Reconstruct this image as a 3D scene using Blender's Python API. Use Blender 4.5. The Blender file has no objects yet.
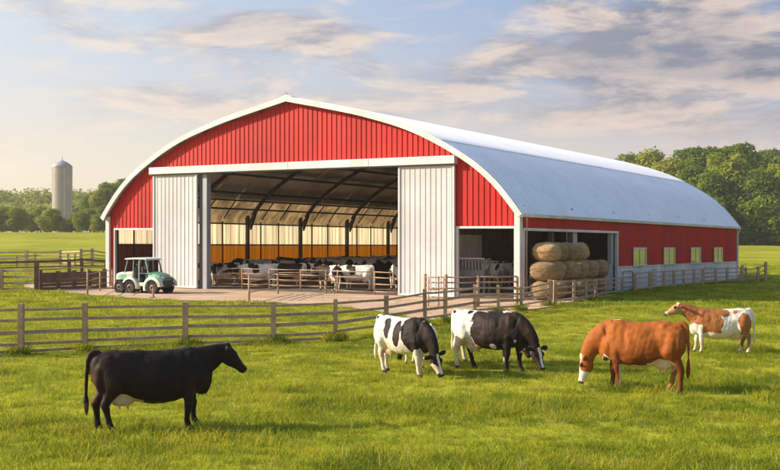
import bpy, bmesh, math, random
from mathutils import Vector, Matrix, noise, Quaternion
from math import radians, sin, cos, pi, sqrt, hypot

S = bpy.context.scene
COL = S.collection
EXPO = .8
F, Y0, CAMH = 1100.94, 231.74, 3.4
rnd = random.Random(7)

# ------------------------------------------------------------------ barn frame
TH, BW, BD, EAVE, KS = 0.5449, 28.29, 42.89, 4.2, 0.0119
U2 = (cos(TH), -sin(TH)); A2 = (sin(TH), cos(TH))
RX, RZ = 6.472, 54.395
LX, LZ = RX - BW * U2[0], RZ - BW * U2[1]
def barn_ud(x, y):
    dx, dy = x - LX, y - LZ
    return dx * U2[0] + dy * U2[1], dx * A2[0] + dy * A2[1]
def barn_xy(u, d):
    return LX + u * U2[0] + d * A2[0], LZ + u * U2[1] + d * A2[1]
def sstep(t, a, b):
    t = max(0., min(1., (t - a) / (b - a))); return t * t * (3 - 2 * t)
def H(x, y):
    u, d = barn_ud(x, y)
    h = -KS * max(0., min(d, 43.)) * sstep(u, -9, -1)
    h += 3.2 * sstep(y, 110, 262) * sstep(-x, -5, 45)
    if y > 60: h += .12 * noise.noise(Vector((x * .02, y * .02, 0))) * sstep(y, 60, 120)
    return h
def G(px, py, z=0.0):
    """ground point seen at photo pixel px,py"""
    for _ in range(8):
        Y = (CAMH - z) * F / (py - Y0); X = (px - 390) * Y / F
        z = H(X, Y)
    return Vector((X, Y, z))
def AT(px, Y):
    X = (px - 390) * Y / F
    return Vector((X, Y, H(X, Y)))

# ------------------------------------------------------------------ materials
def nodes(name):
    m = bpy.data.materials.new(name); m.use_nodes = True
    nt = m.node_tree; b = nt.nodes['Principled BSDF']
    return m, nt, b
def N(nt, typ, **kw):
    n = nt.nodes.new(typ)
    for k, v in kw.items(): setattr(n, k, v)
    return n
def ramp(nt, fac, stops):
    r = N(nt, 'ShaderNodeValToRGB'); e = r.color_ramp.elements
    while len(e) < len(stops): e.new(.5)
    for i, (p, c) in enumerate(stops):
        e[i].position = p; e[i].color = (*c, 1) if len(c) == 3 else c
    nt.links.new(fac, r.inputs[0]); return r.outputs[0]
def tex_noise(nt, scale, detail=4, coord='Object', rough=.55, stretch=None, dist=0):
    tc = N(nt, 'ShaderNodeTexCoord')
    out = tc.outputs[coord]
    if coord == 'World':
        pass
    if stretch:
        mp = N(nt, 'ShaderNodeMapping'); mp.inputs['Scale'].default_value = stretch
        nt.links.new(out, mp.inputs[0]); out = mp.outputs[0]
    n = N(nt, 'ShaderNodeTexNoise'); n.inputs['Scale'].default_value = scale
    n.inputs['Detail'].default_value = detail; n.inputs['Roughness'].default_value = rough
    n.inputs['Distortion'].default_value = dist
    nt.links.new(out, n.inputs['Vector']); return n.outputs['Fac']
def pos_noise(nt, scale, detail=4, rough=.55, stretch=None, dist=0):
    g = N(nt, 'ShaderNodeNewGeometry'); out = g.outputs['Position']
    if stretch:
        mp = N(nt, 'ShaderNodeMapping'); mp.inputs['Scale'].default_value = stretch
        nt.links.new(out, mp.inputs[0]); out = mp.outputs[0]
    n = N(nt, 'ShaderNodeTexNoise'); n.inputs['Scale'].default_value = scale
    n.inputs['Detail'].default_value = detail; n.inputs['Roughness'].default_value = rough
    n.inputs['Distortion'].default_value = dist
    nt.links.new(out, n.inputs['Vector']); return n.outputs['Fac']
def mixc(nt, fac, a, b, mode='MIX'):
    m = N(nt, 'ShaderNodeMix', data_type='RGBA', blend_type=mode)
    for s, v in ((m.inputs[0], fac), (m.inputs[6], a), (m.inputs[7], b)):
        if isinstance(v, bpy.types.NodeSocket): nt.links.new(v, s)
        elif isinstance(v, (int, float)): s.default_value = v
        else: s.default_value = (*v, 1)
    return m.outputs[2]
def mth(nt, op, a, b=0., c=0.):
    m = N(nt, 'ShaderNodeMath', operation=op)
    for s, v in zip(m.inputs, (a, b, c)):
        if isinstance(v, bpy.types.NodeSocket): nt.links.new(v, s)
        else: s.default_value = v
    return m.outputs[0]
def bump(nt, b, h, strength=.3, dist=.02):
    n = N(nt, 'ShaderNodeBump'); n.inputs['Strength'].default_value = strength
    n.inputs['Distance'].default_value = dist
    nt.links.new(h, n.inputs['Height']); nt.links.new(n.outputs[0], b.inputs['Normal'])
def simple(name, c, rough=.6, var=.25, scale=3, metal=0, stretch=None, bmp=0, spec=.5, coord='Object'):
    m, nt, b = nodes(name)
    f = tex_noise(nt, scale, 5, coord, stretch=stretch)
    lo = tuple(v * (1 - var) for v in c); hi = tuple(min(1, v * (1 + var)) for v in c)
    nt.links.new(ramp(nt, f, [(.3, lo), (.7, hi)]), b.inputs['Base Color'])
    b.inputs['Roughness'].default_value = rough; b.inputs['Metallic'].default_value = metal
    b.inputs['Specular IOR Level'].default_value = spec
    if bmp:
        bump(nt, b, tex_noise(nt, scale * 8, 4, coord, stretch=stretch), bmp)
    return m

M = {}
def painted(name, c, dirt=(.2, .15, .1), amount=.35, rough=.45, spec=.5):
    m, nt, b = nodes(name)
    f = tex_noise(nt, .35, 6, rough=.65)
    f2 = tex_noise(nt, 1.5, 5, stretch=(3, 3, .25))
    c1 = ramp(nt, f, [(.3, tuple(v * .82 for v in c)), (.7, tuple(min(1, v * 1.1) for v in c))])
    tcc = N(nt, 'ShaderNodeTexCoord'); sp_ = N(nt, 'ShaderNodeSeparateXYZ'); nt.links.new(tcc.outputs['Object'], sp_.inputs[0])
    wn = N(nt, 'ShaderNodeTexWhiteNoise', noise_dimensions='1D'); nt.links.new(mth(nt, 'FLOOR', mth(nt, 'DIVIDE', mth(nt, 'ADD', sp_.outputs[0], sp_.outputs[1]), .96)), wn.inputs['W'])
    c1 = mixc(nt, 1., c1, ramp(nt, wn.outputs[0], [(0, (.86,) * 3), (1, (1.08,) * 3)]), 'MULTIPLY')
    k = ramp(nt, f2, [(.45, (0, 0, 0)), (.75, (amount,) * 3)])
    nt.links.new(mixc(nt, k, c1, dirt), b.inputs['Base Color'])
    rr = mth(nt, 'MULTIPLY_ADD', f, .25, rough - .1)
    nt.links.new(rr, b.inputs['Roughness'])
    b.inputs['Specular IOR Level'].default_value = spec
    bump(nt, b, tex_noise(nt, 6, 3), .06, .02)
    return m
M['red'] = painted('red_painted_steel', (.50, .011, .008), (.30, .03, .02), .3, .5, .3)
M['white'] = painted('white_painted_steel', (.56, .55, .565), (.40, .34, .28), .3, .5)
M['trim'] = painted('white_trim', (.62, .62, .62), (.48, .43, .38), .2, .5)
M['galv'] = simple('pale_roof_steel', (.74, .76, .81), .42, .05, .5, metal=.45)
M['wain'] = painted('wainscot_steel', (.58, .62, .66), (.36, .36, .36), .45, .5)
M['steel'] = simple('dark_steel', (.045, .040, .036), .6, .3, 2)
M['orange'] = None
M['concrete'] = simple('bedding_floor', (.16, .12, .09), .9, .35, 1.2, bmp=.4)
M['wood'] = None
def wood(name, c, c2, coordscale=1.):
    m, nt, b = nodes(name)
    f = tex_noise(nt, 2.2 * coordscale, 6, stretch=(1, 1, 1), rough=.65)
    f2 = tex_noise(nt, 14 * coordscale, 4, rough=.6)
    c1 = ramp(nt, f, [(.3, c), (.7, c2)])
    c1 = mixc(nt, ramp(nt, f2, [(.5, (0, 0, 0)), (.75, (.6,) * 3)]), c1, tuple(v * .45 for v in c))
    nt.links.new(c1, b.inputs['Base Color']); b.inputs['Roughness'].default_value = .85
    b.inputs['Specular IOR Level'].default_value = .2
    bump(nt, b, f2, .5, .01); return m
M['wood'] = wood('weathered_fence_wood', (.30, .20, .13), (.52, .38, .26))
M['wood2'] = wood('brown_board_wood', (.10, .06, .045), (.20, .12, .085))
M['rust'] = wood('rusty_pipe', (.30, .18, .11), (.46, .33, .23), 2)
def translucent(name, c, tr, amount=.6, ribs=2.2, var=.3):
    m, nt, b = nodes(name)
    f = tex_noise(nt, ribs, 4, stretch=(1, 1, .04))
    col = ramp(nt, f, [(.3, tuple(v * (1 - var) for v in c)), (.65, c)])
    nt.links.new(col, b.inputs['Base Color']); b.inputs['Roughness'].default_value = .6
    t = N(nt, 'ShaderNodeBsdfTranslucent')
    f2 = ramp(nt, f, [(.3, tuple(v * (1 - var) for v in tr)), (.65, tr)])
    nt.links.new(f2, t.inputs[0])
    mx = N(nt, 'ShaderNodeMixShader'); mx.inputs[0].default_value = amount
    nt.links.new(b.outputs[0], mx.inputs[1]); nt.links.new(t.outputs[0], mx.inputs[2])
    nt.links.new(mx.outputs[0], nt.nodes['Material Output'].inputs[0])
    return m
M['curtain'] = translucent('translucent_curtain', (.8, .73, .62), (1, .92, .78), .72, var=.42)
M['orange'] = translucent('glowing_orange_board', (.66, .38, .04), (.85, .50, .02), .4, var=.2)  # boards made translucent so they glow instead of going dark indoors
M['added_skylight'] = translucent('added_light_strip', (.5, .42, .30), (.75, .60, .38), .28, var=.7)
M['eave_light'] = translucent('weathered_roof_light', (.42, .35, .25), (.80, .66, .46), .5, var=.55)
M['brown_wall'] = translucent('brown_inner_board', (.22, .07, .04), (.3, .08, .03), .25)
m, nt, b = nodes('window_glass'); b.inputs['Base Color'].default_value = (.55, .56, .5, 1)
b.inputs['Metallic'].default_value = .7; b.inputs['Roughness'].default_value = .06
bump(nt, b, tex_noise(nt, .8, 2), .08, .05); M['pane'] = m; b.inputs['Base Color'].default_value = (.36, .38, .30, 1)
M['darkgap'] = simple('dark_grey_metal', (.10, .10, .115), .6, .2, 2)
M['inner_grey'] = painted('grey_lining', (.32, .34, .37), (.2, .17, .14), .4)
# hay
m, nt, b = nodes('hay')
f = tex_noise(nt, 2.6, 8, stretch=(1, 1, 2.2), rough=.75); f2 = tex_noise(nt, 24, 5, stretch=(1, 1, 2.5), rough=.7)
c1 = ramp(nt, f, [(.3, (.34, .21, .10)), (.5, (.54, .38, .20)), (.72, (.72, .56, .34))])
c1 = mixc(nt, ramp(nt, f2, [(.4, (0, 0, 0)), (.75, (.7,) * 3)]), c1, (.13, .075, .03))
oi_ = N(nt, 'ShaderNodeObjectInfo'); c1 = mixc(nt, 1., c1, ramp(nt, oi_.outputs['Random'], [(0, (.72, .70, .68)), (1, (1.2, 1.15, 1.1))]), 'MULTIPLY')
nt.links.new(c1, b.inputs['Base Color']); b.inputs['Roughness'].default_value = .95
b.inputs['Specular IOR Level'].default_value = .1; bump(nt, b, mth(nt, 'ADD', f2, f), 1., .07); M['hay'] = m
M['straw_bit'] = simple('straw_bits', (.55, .42, .22), .9)
M['twine'] = simple('bale_twine', (.30, .16, .07), .9)
# dirt
m, nt, b = nodes('dirt')
f = pos_noise(nt, .5, 8, .65); f2 = pos_noise(nt, 6, 5, .7); f3 = pos_noise(nt, .25, 3, stretch=(1, 3, 1))
c1 = ramp(nt, f, [(.3, (.42, .28, .18)), (.7, (.66, .48, .33))])
c1 = mixc(nt, ramp(nt, f2, [(.5, (0, 0, 0)), (.8, (.55,) * 3)]), c1, (.32, .20, .13))
c1 = mixc(nt, ramp(nt, f3, [(.45, (0, 0, 0)), (.62, (.6,) * 3)]), c1, (.36, .25, .18))
nt.links.new(c1, b.inputs['Base Color']); b.inputs['Roughness'].default_value = .95
b.inputs['Specular IOR Level'].default_value = .15
bump(nt, b, f2, .6, .05); M['dirt'] = m
# ground
m, nt, b = nodes('pasture_soil_and_grass')
f = pos_noise(nt, .12, 7, .62); f2 = pos_noise(nt, 2.5, 6, .7, stretch=(1, .6, 1)); f3 = pos_noise(nt, .035, 4)
c1 = ramp(nt, f, [(.3, (.16, .20, .012)), (.5, (.28, .30, .016)), (.72, (.40, .36, .032))])
c1 = mixc(nt, ramp(nt, f2, [(.42, (0, 0, 0)), (.7, (.6,) * 3)]), c1, (.10, .13, .010))
c1 = mixc(nt, ramp(nt, f3, [(.45, (0, 0, 0)), (.62, (.6,) * 3)]), c1, (.40, .37, .035))
nt.links.new(c1, b.inputs['Base Color']); b.inputs['Roughness'].default_value = 1
b.inputs['Specular IOR Level'].default_value = .05
bump(nt, b, f2, .8, .15); M['ground'] = m
def leaf_mat(name, c1, c2, c3, trans=.4, world=True, patch=.35):
    m, nt, b = nodes(name)
    at = N(nt, 'ShaderNodeVertexColor', layer_name='rand')
    sp = N(nt, 'ShaderNodeSeparateColor'); nt.links.new(at.outputs[0], sp.inputs[0])
    oi = N(nt, 'ShaderNodeObjectInfo')
    f = pos_noise(nt, patch, 4, .6)
    fac = mth(nt, 'MULTIPLY_ADD', sp.outputs[0], .75 if world else .5, mth(nt, 'MULTIPLY_ADD', f, 2.2 if world else 1.6, -.98 if world else -.5))
    fac = mth(nt, 'ADD', fac, mth(nt, 'MULTIPLY_ADD', oi.outputs['Random'], .3, -.15)) if not world else fac
    col = ramp(nt, fac, [(.18, c1), (.56, c2), (.98, c3)] if world else [(.1, c1), (.45, c2), (.9, c3)])
    nt.links.new(col, b.inputs['Base Color']); b.inputs['Roughness'].default_value = .6
    b.inputs['Specular IOR Level'].default_value = .15
    t = N(nt, 'ShaderNodeBsdfTranslucent'); nt.links.new(mixc(nt, .5, col, c3), t.inputs[0])
    mx = N(nt, 'ShaderNodeMixShader'); mx.inputs[0].default_value = trans
    nt.links.new(b.outputs[0], mx.inputs[1]); nt.links.new(t.outputs[0], mx.inputs[2])
    nt.links.new(mx.outputs[0], nt.nodes['Material Output'].inputs[0]); return m
M['blade'] = leaf_mat('grass_blades', (.045, .120, .006), (.18, .26, .010), (.52, .46, .045), .5, patch=.55)
M['straw'] = leaf_mat('dry_grass_blades', (.30, .24, .08), (.42, .34, .13), (.5, .42, .2), .3)
M['leaf'] = leaf_mat('oak_leaves', (.038, .082, .010), (.10, .17, .014), (.22, .28, .024), .4, False, .12)
M['leaf2'] = leaf_mat('light_leaves', (.07, .12, .010), (.18, .235, .016), (.33, .34, .035), .42, False, .12)
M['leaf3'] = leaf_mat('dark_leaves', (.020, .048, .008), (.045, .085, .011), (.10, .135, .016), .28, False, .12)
M['bark'] = simple('bark', (.10, .075, .055), .9, .3, 3, bmp=.5)
M['silo'] = painted('silo_concrete', (.50, .44, .40), (.36, .28, .24), .4, .85, .2)
M['dome'] = simple('silo_dome', (.30, .32, .36), .5, .1, 1, metal=.3)
M['tyre'] = simple('tyre_rubber', (.012, .011, .011), .85, .4, 6, bmp=.4)
M['rim'] = simple('wheel_rim', (.22, .15, .11), .6, .4, 6)
M['vgreen'] = painted('faded_green_paint', (.19, .50, .31), (.50, .54, .40), .5, .4)
M['vcream'] = painted('faded_cream_paint', (.66, .70, .56), (.45, .38, .26), .4, .45)
M['vroof'] = painted('pale_roof_paint', (.68, .74, .70), (.4, .4, .36), .25, .4)
M['vdark'] = simple('dark_cab_frame', (.05, .06, .06), .5)
M['vpost'] = simple('cab_post', (.18, .28, .28), .45)
m, nt, b = nodes('cab_glass'); b.inputs['Base Color'].default_value = (.8, .9, .9, 1)
b.inputs['Roughness'].default_value = .05; b.inputs['Transmission Weight'].default_value = 1; b.inputs['IOR'].default_value = 1.05
M['cabglass'] = m
M['lens'] = simple('headlight_lens', (.8, .75, .65), .2, .05)
# cow coat
def coat_mat():
    m, nt, b = nodes('cow_coat')
    at = N(nt, 'ShaderNodeVertexColor', layer_name='coat')
    f = tex_noise(nt, 9, 5, rough=.65); f2 = tex_noise(nt, 60, 3, stretch=(.35, 1, 1))
    k = ramp(nt, f, [(.3, (.78,) * 3), (.7, (1.1,) * 3)])
    c = mixc(nt, 1., at.outputs[0], k, 'MULTIPLY')
    nt.links.new(c, b.inputs['Base Color'])
    nt.links.new(mth(nt, 'MULTIPLY_ADD', f, .3, .45), b.inputs['Roughness'])
    b.inputs['Specular IOR Level'].default_value = .16
    b.inputs['Sheen Weight'].default_value = .0
    h = mth(nt, 'ADD', mth(nt, 'MULTIPLY', f, 1.), mth(nt, 'MULTIPLY', f2, .6))
    bump(nt, b, h, .4, .025); return m
M['coat'] = coat_mat()
M['eye'] = simple('cow_eye', (.012, .008, .006), .15, .1)
M['tagyellow'] = simple('ear_tag', (.8, .5, .05), .5, .1)

# ------------------------------------------------------------------ mesh builder
class MB:
    def __init__(s, shear=False): s.v = []; s.f = []; s.sh = shear; s.smooth = False
    def add(s, vs, fs):
        o = len(s.v); s.v += [tuple(v) for v in vs]; s.f += [tuple(i + o for i in f) for f in fs]; return s
    def box(s, x0, x1, y0, y1, z0, z1):
        return s.add([(x, y, z) for z in (z0, z1) for y in (y0, y1) for x in (x0, x1)],
                     [(0, 2, 3, 1), (4, 5, 7, 6), (0, 1, 5, 4), (2, 6, 7, 3), (0, 4, 6, 2), (1, 3, 7, 5)])
    def bar(s, p0, p1, w, h, up=(0, 0, 1), jit=0):
        p0, p1 = Vector(p0), Vector(p1); t = (p1 - p0).normalized(); up = Vector(up)
        if abs(t.dot(up)) > .98: up = Vector((0, 1, 0))
        sd = t.cross(up).normalized(); u = sd.cross(t)
        vs = []
        for p in (p0, p1):
            for a, b in ((-1, -1), (1, -1), (1, 1), (-1, 1)):
                vs.append(p + sd * a * w / 2 + u * b * h / 2 + Vector((rnd.uniform(-jit, jit) for _ in range(3))))
        return s.add(vs, [(0, 1, 2, 3), (7, 6, 5, 4), (0, 4, 5, 1), (1, 5, 6, 2), (2, 6, 7, 3), (3, 7, 4, 0)])
    def tube(s, pts, r, n=8, cap=True, flat=1.):
        pts = [Vector(p) for p in pts]; rs = r if isinstance(r, (list, tuple)) else [r] * len(pts)
        rings = []
        ref = None
        for i, p in enumerate(pts):
            t = (pts[min(i + 1, len(pts) - 1)] - pts[max(i - 1, 0)]).normalized()
            if ref is None:
                ref = Vector((0, 0, 1)) if abs(t.z) < .9 else Vector((1, 0, 0))
            a = t.cross(ref).normalized(); b_ = a.cross(t).normalized(); ref = b_
            rings.append([p + (a * cos(2 * pi * k / n) + b_ * sin(2 * pi * k / n) * flat) * rs[i] for k in range(n)])
        return s.rings(rings, cap)
    def rings(s, rings, cap=True, closed=True):
        n = len(rings[0]); o = len(s.v)
        for r in rings: s.v += [tuple(p) for p in r]
        for i in range(len(rings) - 1):
            for k in range(n if closed else n - 1):
                a, b_ = o + i * n + k, o + i * n + (k + 1) % n
                s.f.append((a, b_, b_ + n, a + n))
        if cap:
            s.f.append(tuple(o + k for k in range(n))[::-1])
            s.f.append(tuple(o + (len(rings) - 1) * n + k for k in range(n)))
        return s
    def lathe(s, prof, c=(0, 0, 0), n=24, axis='z', cap=True):
        rings = []
        for r, z in prof:
            ring = []
            for k in range(n):
                a = 2 * pi * k / n
                if axis == 'z': q = (c[0] + r * cos(a), c[1] + r * sin(a), c[2] + z)
                else: q = (c[0] + r * cos(a), c[1] + z, c[2] + r * sin(a))
                ring.append(q)
            rings.append(ring)
        return s.rings(rings, cap)
    def ellipsoid(s, c, r, n=14, m=9):
        rings = []
        for i in range(1, m):
            t = pi * i / m
            rings.append([(c[0] + r[0] * sin(t) * cos(2 * pi * k / n), c[1] + r[1] * sin(t) * sin(2 * pi * k / n), c[2] - r[2] * cos(t)) for k in range(n)])
        return s.rings(rings)
    def mesh(s, name):
        me = bpy.data.meshes.new(name)
        vs = [(x, y, z - KS * y) for x, y, z in s.v] if s.sh else s.v
        me.from_pydata(vs, [], s.f); me.update(); return me
    def build(s, name, mat, parent=None, smooth=False, fix=True, bevel=0):
        me = s.mesh(name)
        if fix:
            bm = bmesh.new(); bm.from_mesh(me); bmesh.ops.recalc_face_normals(bm, faces=bm.faces[:])
            if bevel:
                bmesh.ops.bevel(bm, geom=bm.edges[:], offset=bevel, segments=1, affect='EDGES')
            bm.to_mesh(me); bm.free()
        o = bpy.data.objects.new(name, me); COL.objects.link(o); me.materials.append(mat)
        if parent: o.parent = parent
        if smooth:
            for p in me.polygons: p.use_smooth = True
        return o

def tag(o, label=None, cat=None, group=None, kind=None):
    if label: o['label'] = label
    if cat: o['category'] = cat
    if group: o['group'] = group
    if kind: o['kind'] = kind
    return o
def empty(name, loc, label, cat, group=None, rz=0, sc=1):
    o = bpy.data.objects.new(name, None); COL.objects.link(o); o.location = loc
    o.rotation_euler = (0, 0, rz); o.scale = (sc,) * 3 if not hasattr(sc, '__len__') else sc
    o.empty_display_size = .1
    return tag(o, label, cat, group)
def copy_tree(o, parent=None):
    c = o.copy(); COL.objects.link(c); c.parent = parent
    for ch in [q for q in o.children]: copy_tree(ch, c)
    return c

# ------------------------------------------------------------------ ground
def spaced(a, b, n, p):
    return [a + (b - a) * (i / n) ** p for i in range(n + 1)]
ys = spaced(-6, 180, 150, 1.25) + spaced(184, 420, 50, 1.)[0:] + spaced(440, 1000, 20, 1.2)
xs_p = spaced(0, 90, 90, 1.) + spaced(95, 1000, 50, 1.5)
xs = [-v for v in xs_p[::-1]] + xs_p[1:]
mb = MB(); nx = len(xs)
mb.v = [(x, y, H(x, y)) for y in ys for x in xs]
mb.f = [(j * nx + i, j * nx + i + 1, (j + 1) * nx + i + 1, (j + 1) * nx + i) for j in range(len(ys) - 1) for i in range(nx - 1)]
tag(mb.build('ground', M['ground'], smooth=True), kind='structure')

# dirt yard polygon (photo pixels -> ground)
low = [(30, 289.5), (47, 291.3), (62, 292.7), (80, 294.2), (100, 296.3), (128, 298.3), (160, 300), (190, 301.2), (220, 302), (250, 303), (280, 304),
       (310, 305.3), (340, 307.2), (370, 310.5), (392, 314.5), (410, 318), (430, 320.5), (452, 320), (475, 317), (500, 314), (520, 311.5), (540, 309), (556, 306.5), (566, 303.5)]
yard = [G(x, y) for x, y in low]
def smooth_poly(p, n):
    out = []
    for i in range(len(p) - 1):
        for k in range(n):
            t = k / n; out.append(p[i].lerp(p[i + 1], t))
    return out + [p[-1]]
yl = smooth_poly(yard, 5)
bx = [barn_xy(BW + 2.2, 4.5), barn_xy(BW + 1.8, 9), barn_xy(BW - .2, 9), barn_xy(BW - .2, .3), barn_xy(-.1, .3), barn_xy(-3.5, 1.5), barn_xy(-7, -1.)]
poly = []
for i, q in enumerate(yl):
    w = .35 * noise.noise(Vector((q.x * 1.3, q.y * 1.3, 3))) + .12 * noise.noise(Vector((q.x * 6, q.y * 6, 3)))
    poly.append((q.x, q.y + w * 1.6))
poly += [(x, y) for x, y in bx]
from mathutils.geometry import delaunay_2d_cdt
def in_poly(x, y, P):
    c = False; j = len(P) - 1
    for i in range(len(P)):
        if (P[i][1] > y) != (P[j][1] > y) and x < (P[j][0] - P[i][0]) * (y - P[i][1]) / (P[j][1] - P[i][1]) + P[i][0]: c = not c
        j = i
    return c
pin = [Vector(p) for p in poly]; npl = len(pin)
gx_ = -24.
while gx_ < 13:
    gy_ = 40.
    while gy_ < 72:
        if in_poly(gx_, gy_, poly): pin.append(Vector((gx_, gy_)))
        gy_ += .8
    gx_ += .8
ov, oe, of, _, _, _ = delaunay_2d_cdt(pin, [(k, (k + 1) % npl) for k in range(npl)], [], 0, 1e-4)
fcs = [f for f in of if in_poly(sum(ov[k].x for k in f) / len(f), sum(ov[k].y for k in f) / len(f), poly)]
me = bpy.data.meshes.new('dirt_yard'); me.from_pydata([(v.x, v.y, H(v.x, v.y) + .03) for v in ov], [], fcs); me.update()
if me.polygons[0].normal.z < 0: me.flip_normals()
me.materials.append(M['dirt'])
yo = bpy.data.objects.new('dirt_yard', me); COL.objects.link(yo); tag(yo, kind='structure')
def in_poly(x, y, P):
    c = False; j = len(P) - 1
    for i in range(len(P)):
        if (P[i][1] > y) != (P[j][1] > y) and x < (P[j][0] - P[i][0]) * (y - P[i][1]) / (P[j][1] - P[i][1]) + P[i][0]: c = not c
        j = i
    return c

# ------------------------------------------------------------------ barn
HW = BW / 2
half = [(-.2, 4.25), (.15, 4.72), (.5, 5.15), (1.05, 5.78), (1.6, 6.3), (2.15, 6.75), (2.7, 7.13), (3.6, 7.68), (4.6, 8.22), (5.7, 8.74), (6.9, 9.2), (8.1, 9.56), (9.4, 9.92), (10.7, 10.22), (12.4, 10.58), (14.145, 10.94)]
def arch_z(u):
    u = min(u, BW - u)
    for (a, za), (b_, zb) in zip(half, half[1:]):
        if a <= u <= b_: return za + (zb - za) * (u - a) / (b_ - a)
    return half[0][1]
prof = [Vector((u - HW, z)) for u, z in half] + [Vector((HW - u, z)) for u, z in half[-2::-1]]
# smooth resample (Chaikin except ridge)
def chaikin(p):
    out = [p[0]]
    for a, b_ in zip(p, p[1:]):
        out += [a * .75 + b_ * .25, a * .25 + b_ * .75]
    return out + [p[-1]]
lh = chaikin(prof[:16]); PROF = lh + [Vector((-p.x, p.y)) for p in lh[-2::-1]]
def offset_prof(d):
    out = []
    for i, p in enumerate(PROF):
        t = (PROF[min(i + 1, len(PROF) - 1)] - PROF[max(i - 1, 0)]).normalized()
        n = Vector((-t.y, t.x)); out.append(p + n * d)
    return out
brx, bry = barn_xy(HW, 0)
barn = empty('barn', (brx, bry, 0), 'long red steel barn with white arched roof and wide open front', 'barn', rz=-TH)
B = lambda: MB(True)
# facade
def ribbed(u0, u1, zb, zt, yf, pitch=.32, rib=.035, h=.035, axis='x', sign=-1, extra=()):
    """vertical ribbed sheet between u0..u1; zb,zt functions of u; yf plane"""
    m = B(); pts = []
    n0 = math.floor(u0 / pitch); k = n0
    while k * pitch < u1 + pitch:
        c = k * pitch
        for du, hh in ((-rib, 0), (-rib * .5, h), (rib * .5, h), (rib, 0)):
            if u0 < c + du < u1: pts.append((c + du, hh))
        k += 1
    def hat(u):
        c = round(u / pitch) * pitch; a = abs(u - c)
        return h if a < rib * .5 else (0 if a > rib else h * (rib - a) / (rib * .5))
    pts += [(u0, hat(u0)), (u1, hat(u1))] + [(e, hat(e)) for e in extra if u0 < e < u1]
    pts.sort()
    for (a, ha), (b_, hb) in zip(pts, pts[1:]):
        if b_ - a < 1e-5: continue
        za, zb_ = zt(a), zt(b_); z0 = zb((a + b_) / 2)
        q = []
        for (u, hh, z) in ((a, ha, z0), (b_, hb, z0), (b_, hb, zb_), (a, ha, za)):
            y = yf + sign * hh
            q.append((u - HW, y, z) if axis == 'x' else (y, u, z))
        m.add(q, [(0, 1, 2, 3)])
        q2 = [(x, y + .06, z) if axis == 'x' else (x - sign * .06, y, z) for x, y, z in q]
        m.add(q2, [(3, 2, 1, 0)])
    return m
ins = .16
def fz(u):
    return arch_z(u) - ins - .12
def fb(u):
    if u < .62: return 0
    if u < 4.0: return 3.52
    if u < 24.67: return 6.9
    if u < 28.02: return 3.58
    return 0
fac = ribbed(.05, BW - .05, fb, fz, 0, extra=(.62, 4.0, 24.67, 28.02, HW) + tuple(i * .4 for i in range(72)))
fac.build('front_wall', M['red'], barn, fix=False)
# trims on openings
t = B()
t.box(4.0 - HW - .10, 4.0 - HW + .02, -.075, .1, 0, 6.85)
t.box(.60 - HW, .70 - HW, -.07, .1, 0, 3.5); t.box(.60 - HW, 3.90 - HW, -.075, .1, 3.5, 3.62)
t.build('left_door_trim' if False else 'door_trim', M['trim'], barn, bevel=.01)
t = B(); t.box(24.70 - HW, 24.80 - HW, -.07, .1, 0, 3.56); t.box(24.70 - HW, 28.04 - HW, -.075, .1, 3.56, 3.68); t.box(27.94 - HW, 28.04 - HW, -.07, .1, 0, 3.555)
t.build('door_trim', M['trim'], barn, bevel=.01)
# corner posts
for a in (-.02, BW - .30):
    t = B(); t.box(a - HW, a - HW + .32, -.16, .2, 0, 4.35); t.build('corner_post', M['trim'], barn, bevel=.015)
# header track
t = B(); t.box(3.86 - HW, 24.78 - HW, -.40, -.01, 6.86, 7.28); hd = t.build('door_track', M['trim'], barn, bevel=.02)
# seam lines on header
t = B()
for u in (9.1, 14.3, 19.6): t.box(u - HW, u - HW + .02, -.404, -.395, 6.87, 7.27)
t.box(3.88 - HW, 24.76 - HW, -.30, -.05, 6.80, 6.858)
t.build('track_seam', M['darkgap'], hd)
# sliding doors
def ribdoor(u0, u1, name):
    d = B(); m = ribbed(u0 + .10, u1 - .10, lambda u: .10, lambda u: 6.82, -.16, pitch=.31, rib=.022, h=.022)
    d = m.build(name, M['white'], barn, fix=False)
    e = B(); e.box(u0 - HW, u0 + .11 - HW, -.22, -.08, .06, 6.84); e.box(u1 - .11 - HW, u1 - HW, -.22, -.08, .06, 6.84)
    e.box(u0 + .112 - HW, u1 - .112 - HW, -.215, -.085, .06, .17); e.build('door_edge', M['trim'], d, bevel=.01)
    return d
ribdoor(4.02, 7.50, 'sliding_door'); ribdoor(21.34, 24.68, 'sliding_door')
t = B(); t.box(7.53 - HW, 7.82 - HW, .0, .25, 0, 6.85); t.build('jamb', M['darkgap'], barn)
t = B(); t.box(7.83 - HW, 8.14 - HW, -.05, .32, 0, 6.85); t.build('jamb', M['inner_grey'], barn)
t = B(); t.box(24.40 - HW, 24.66 - HW, .1, .4, 0, 6.85); t.build('jamb', M['inner_grey'], barn)
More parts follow.
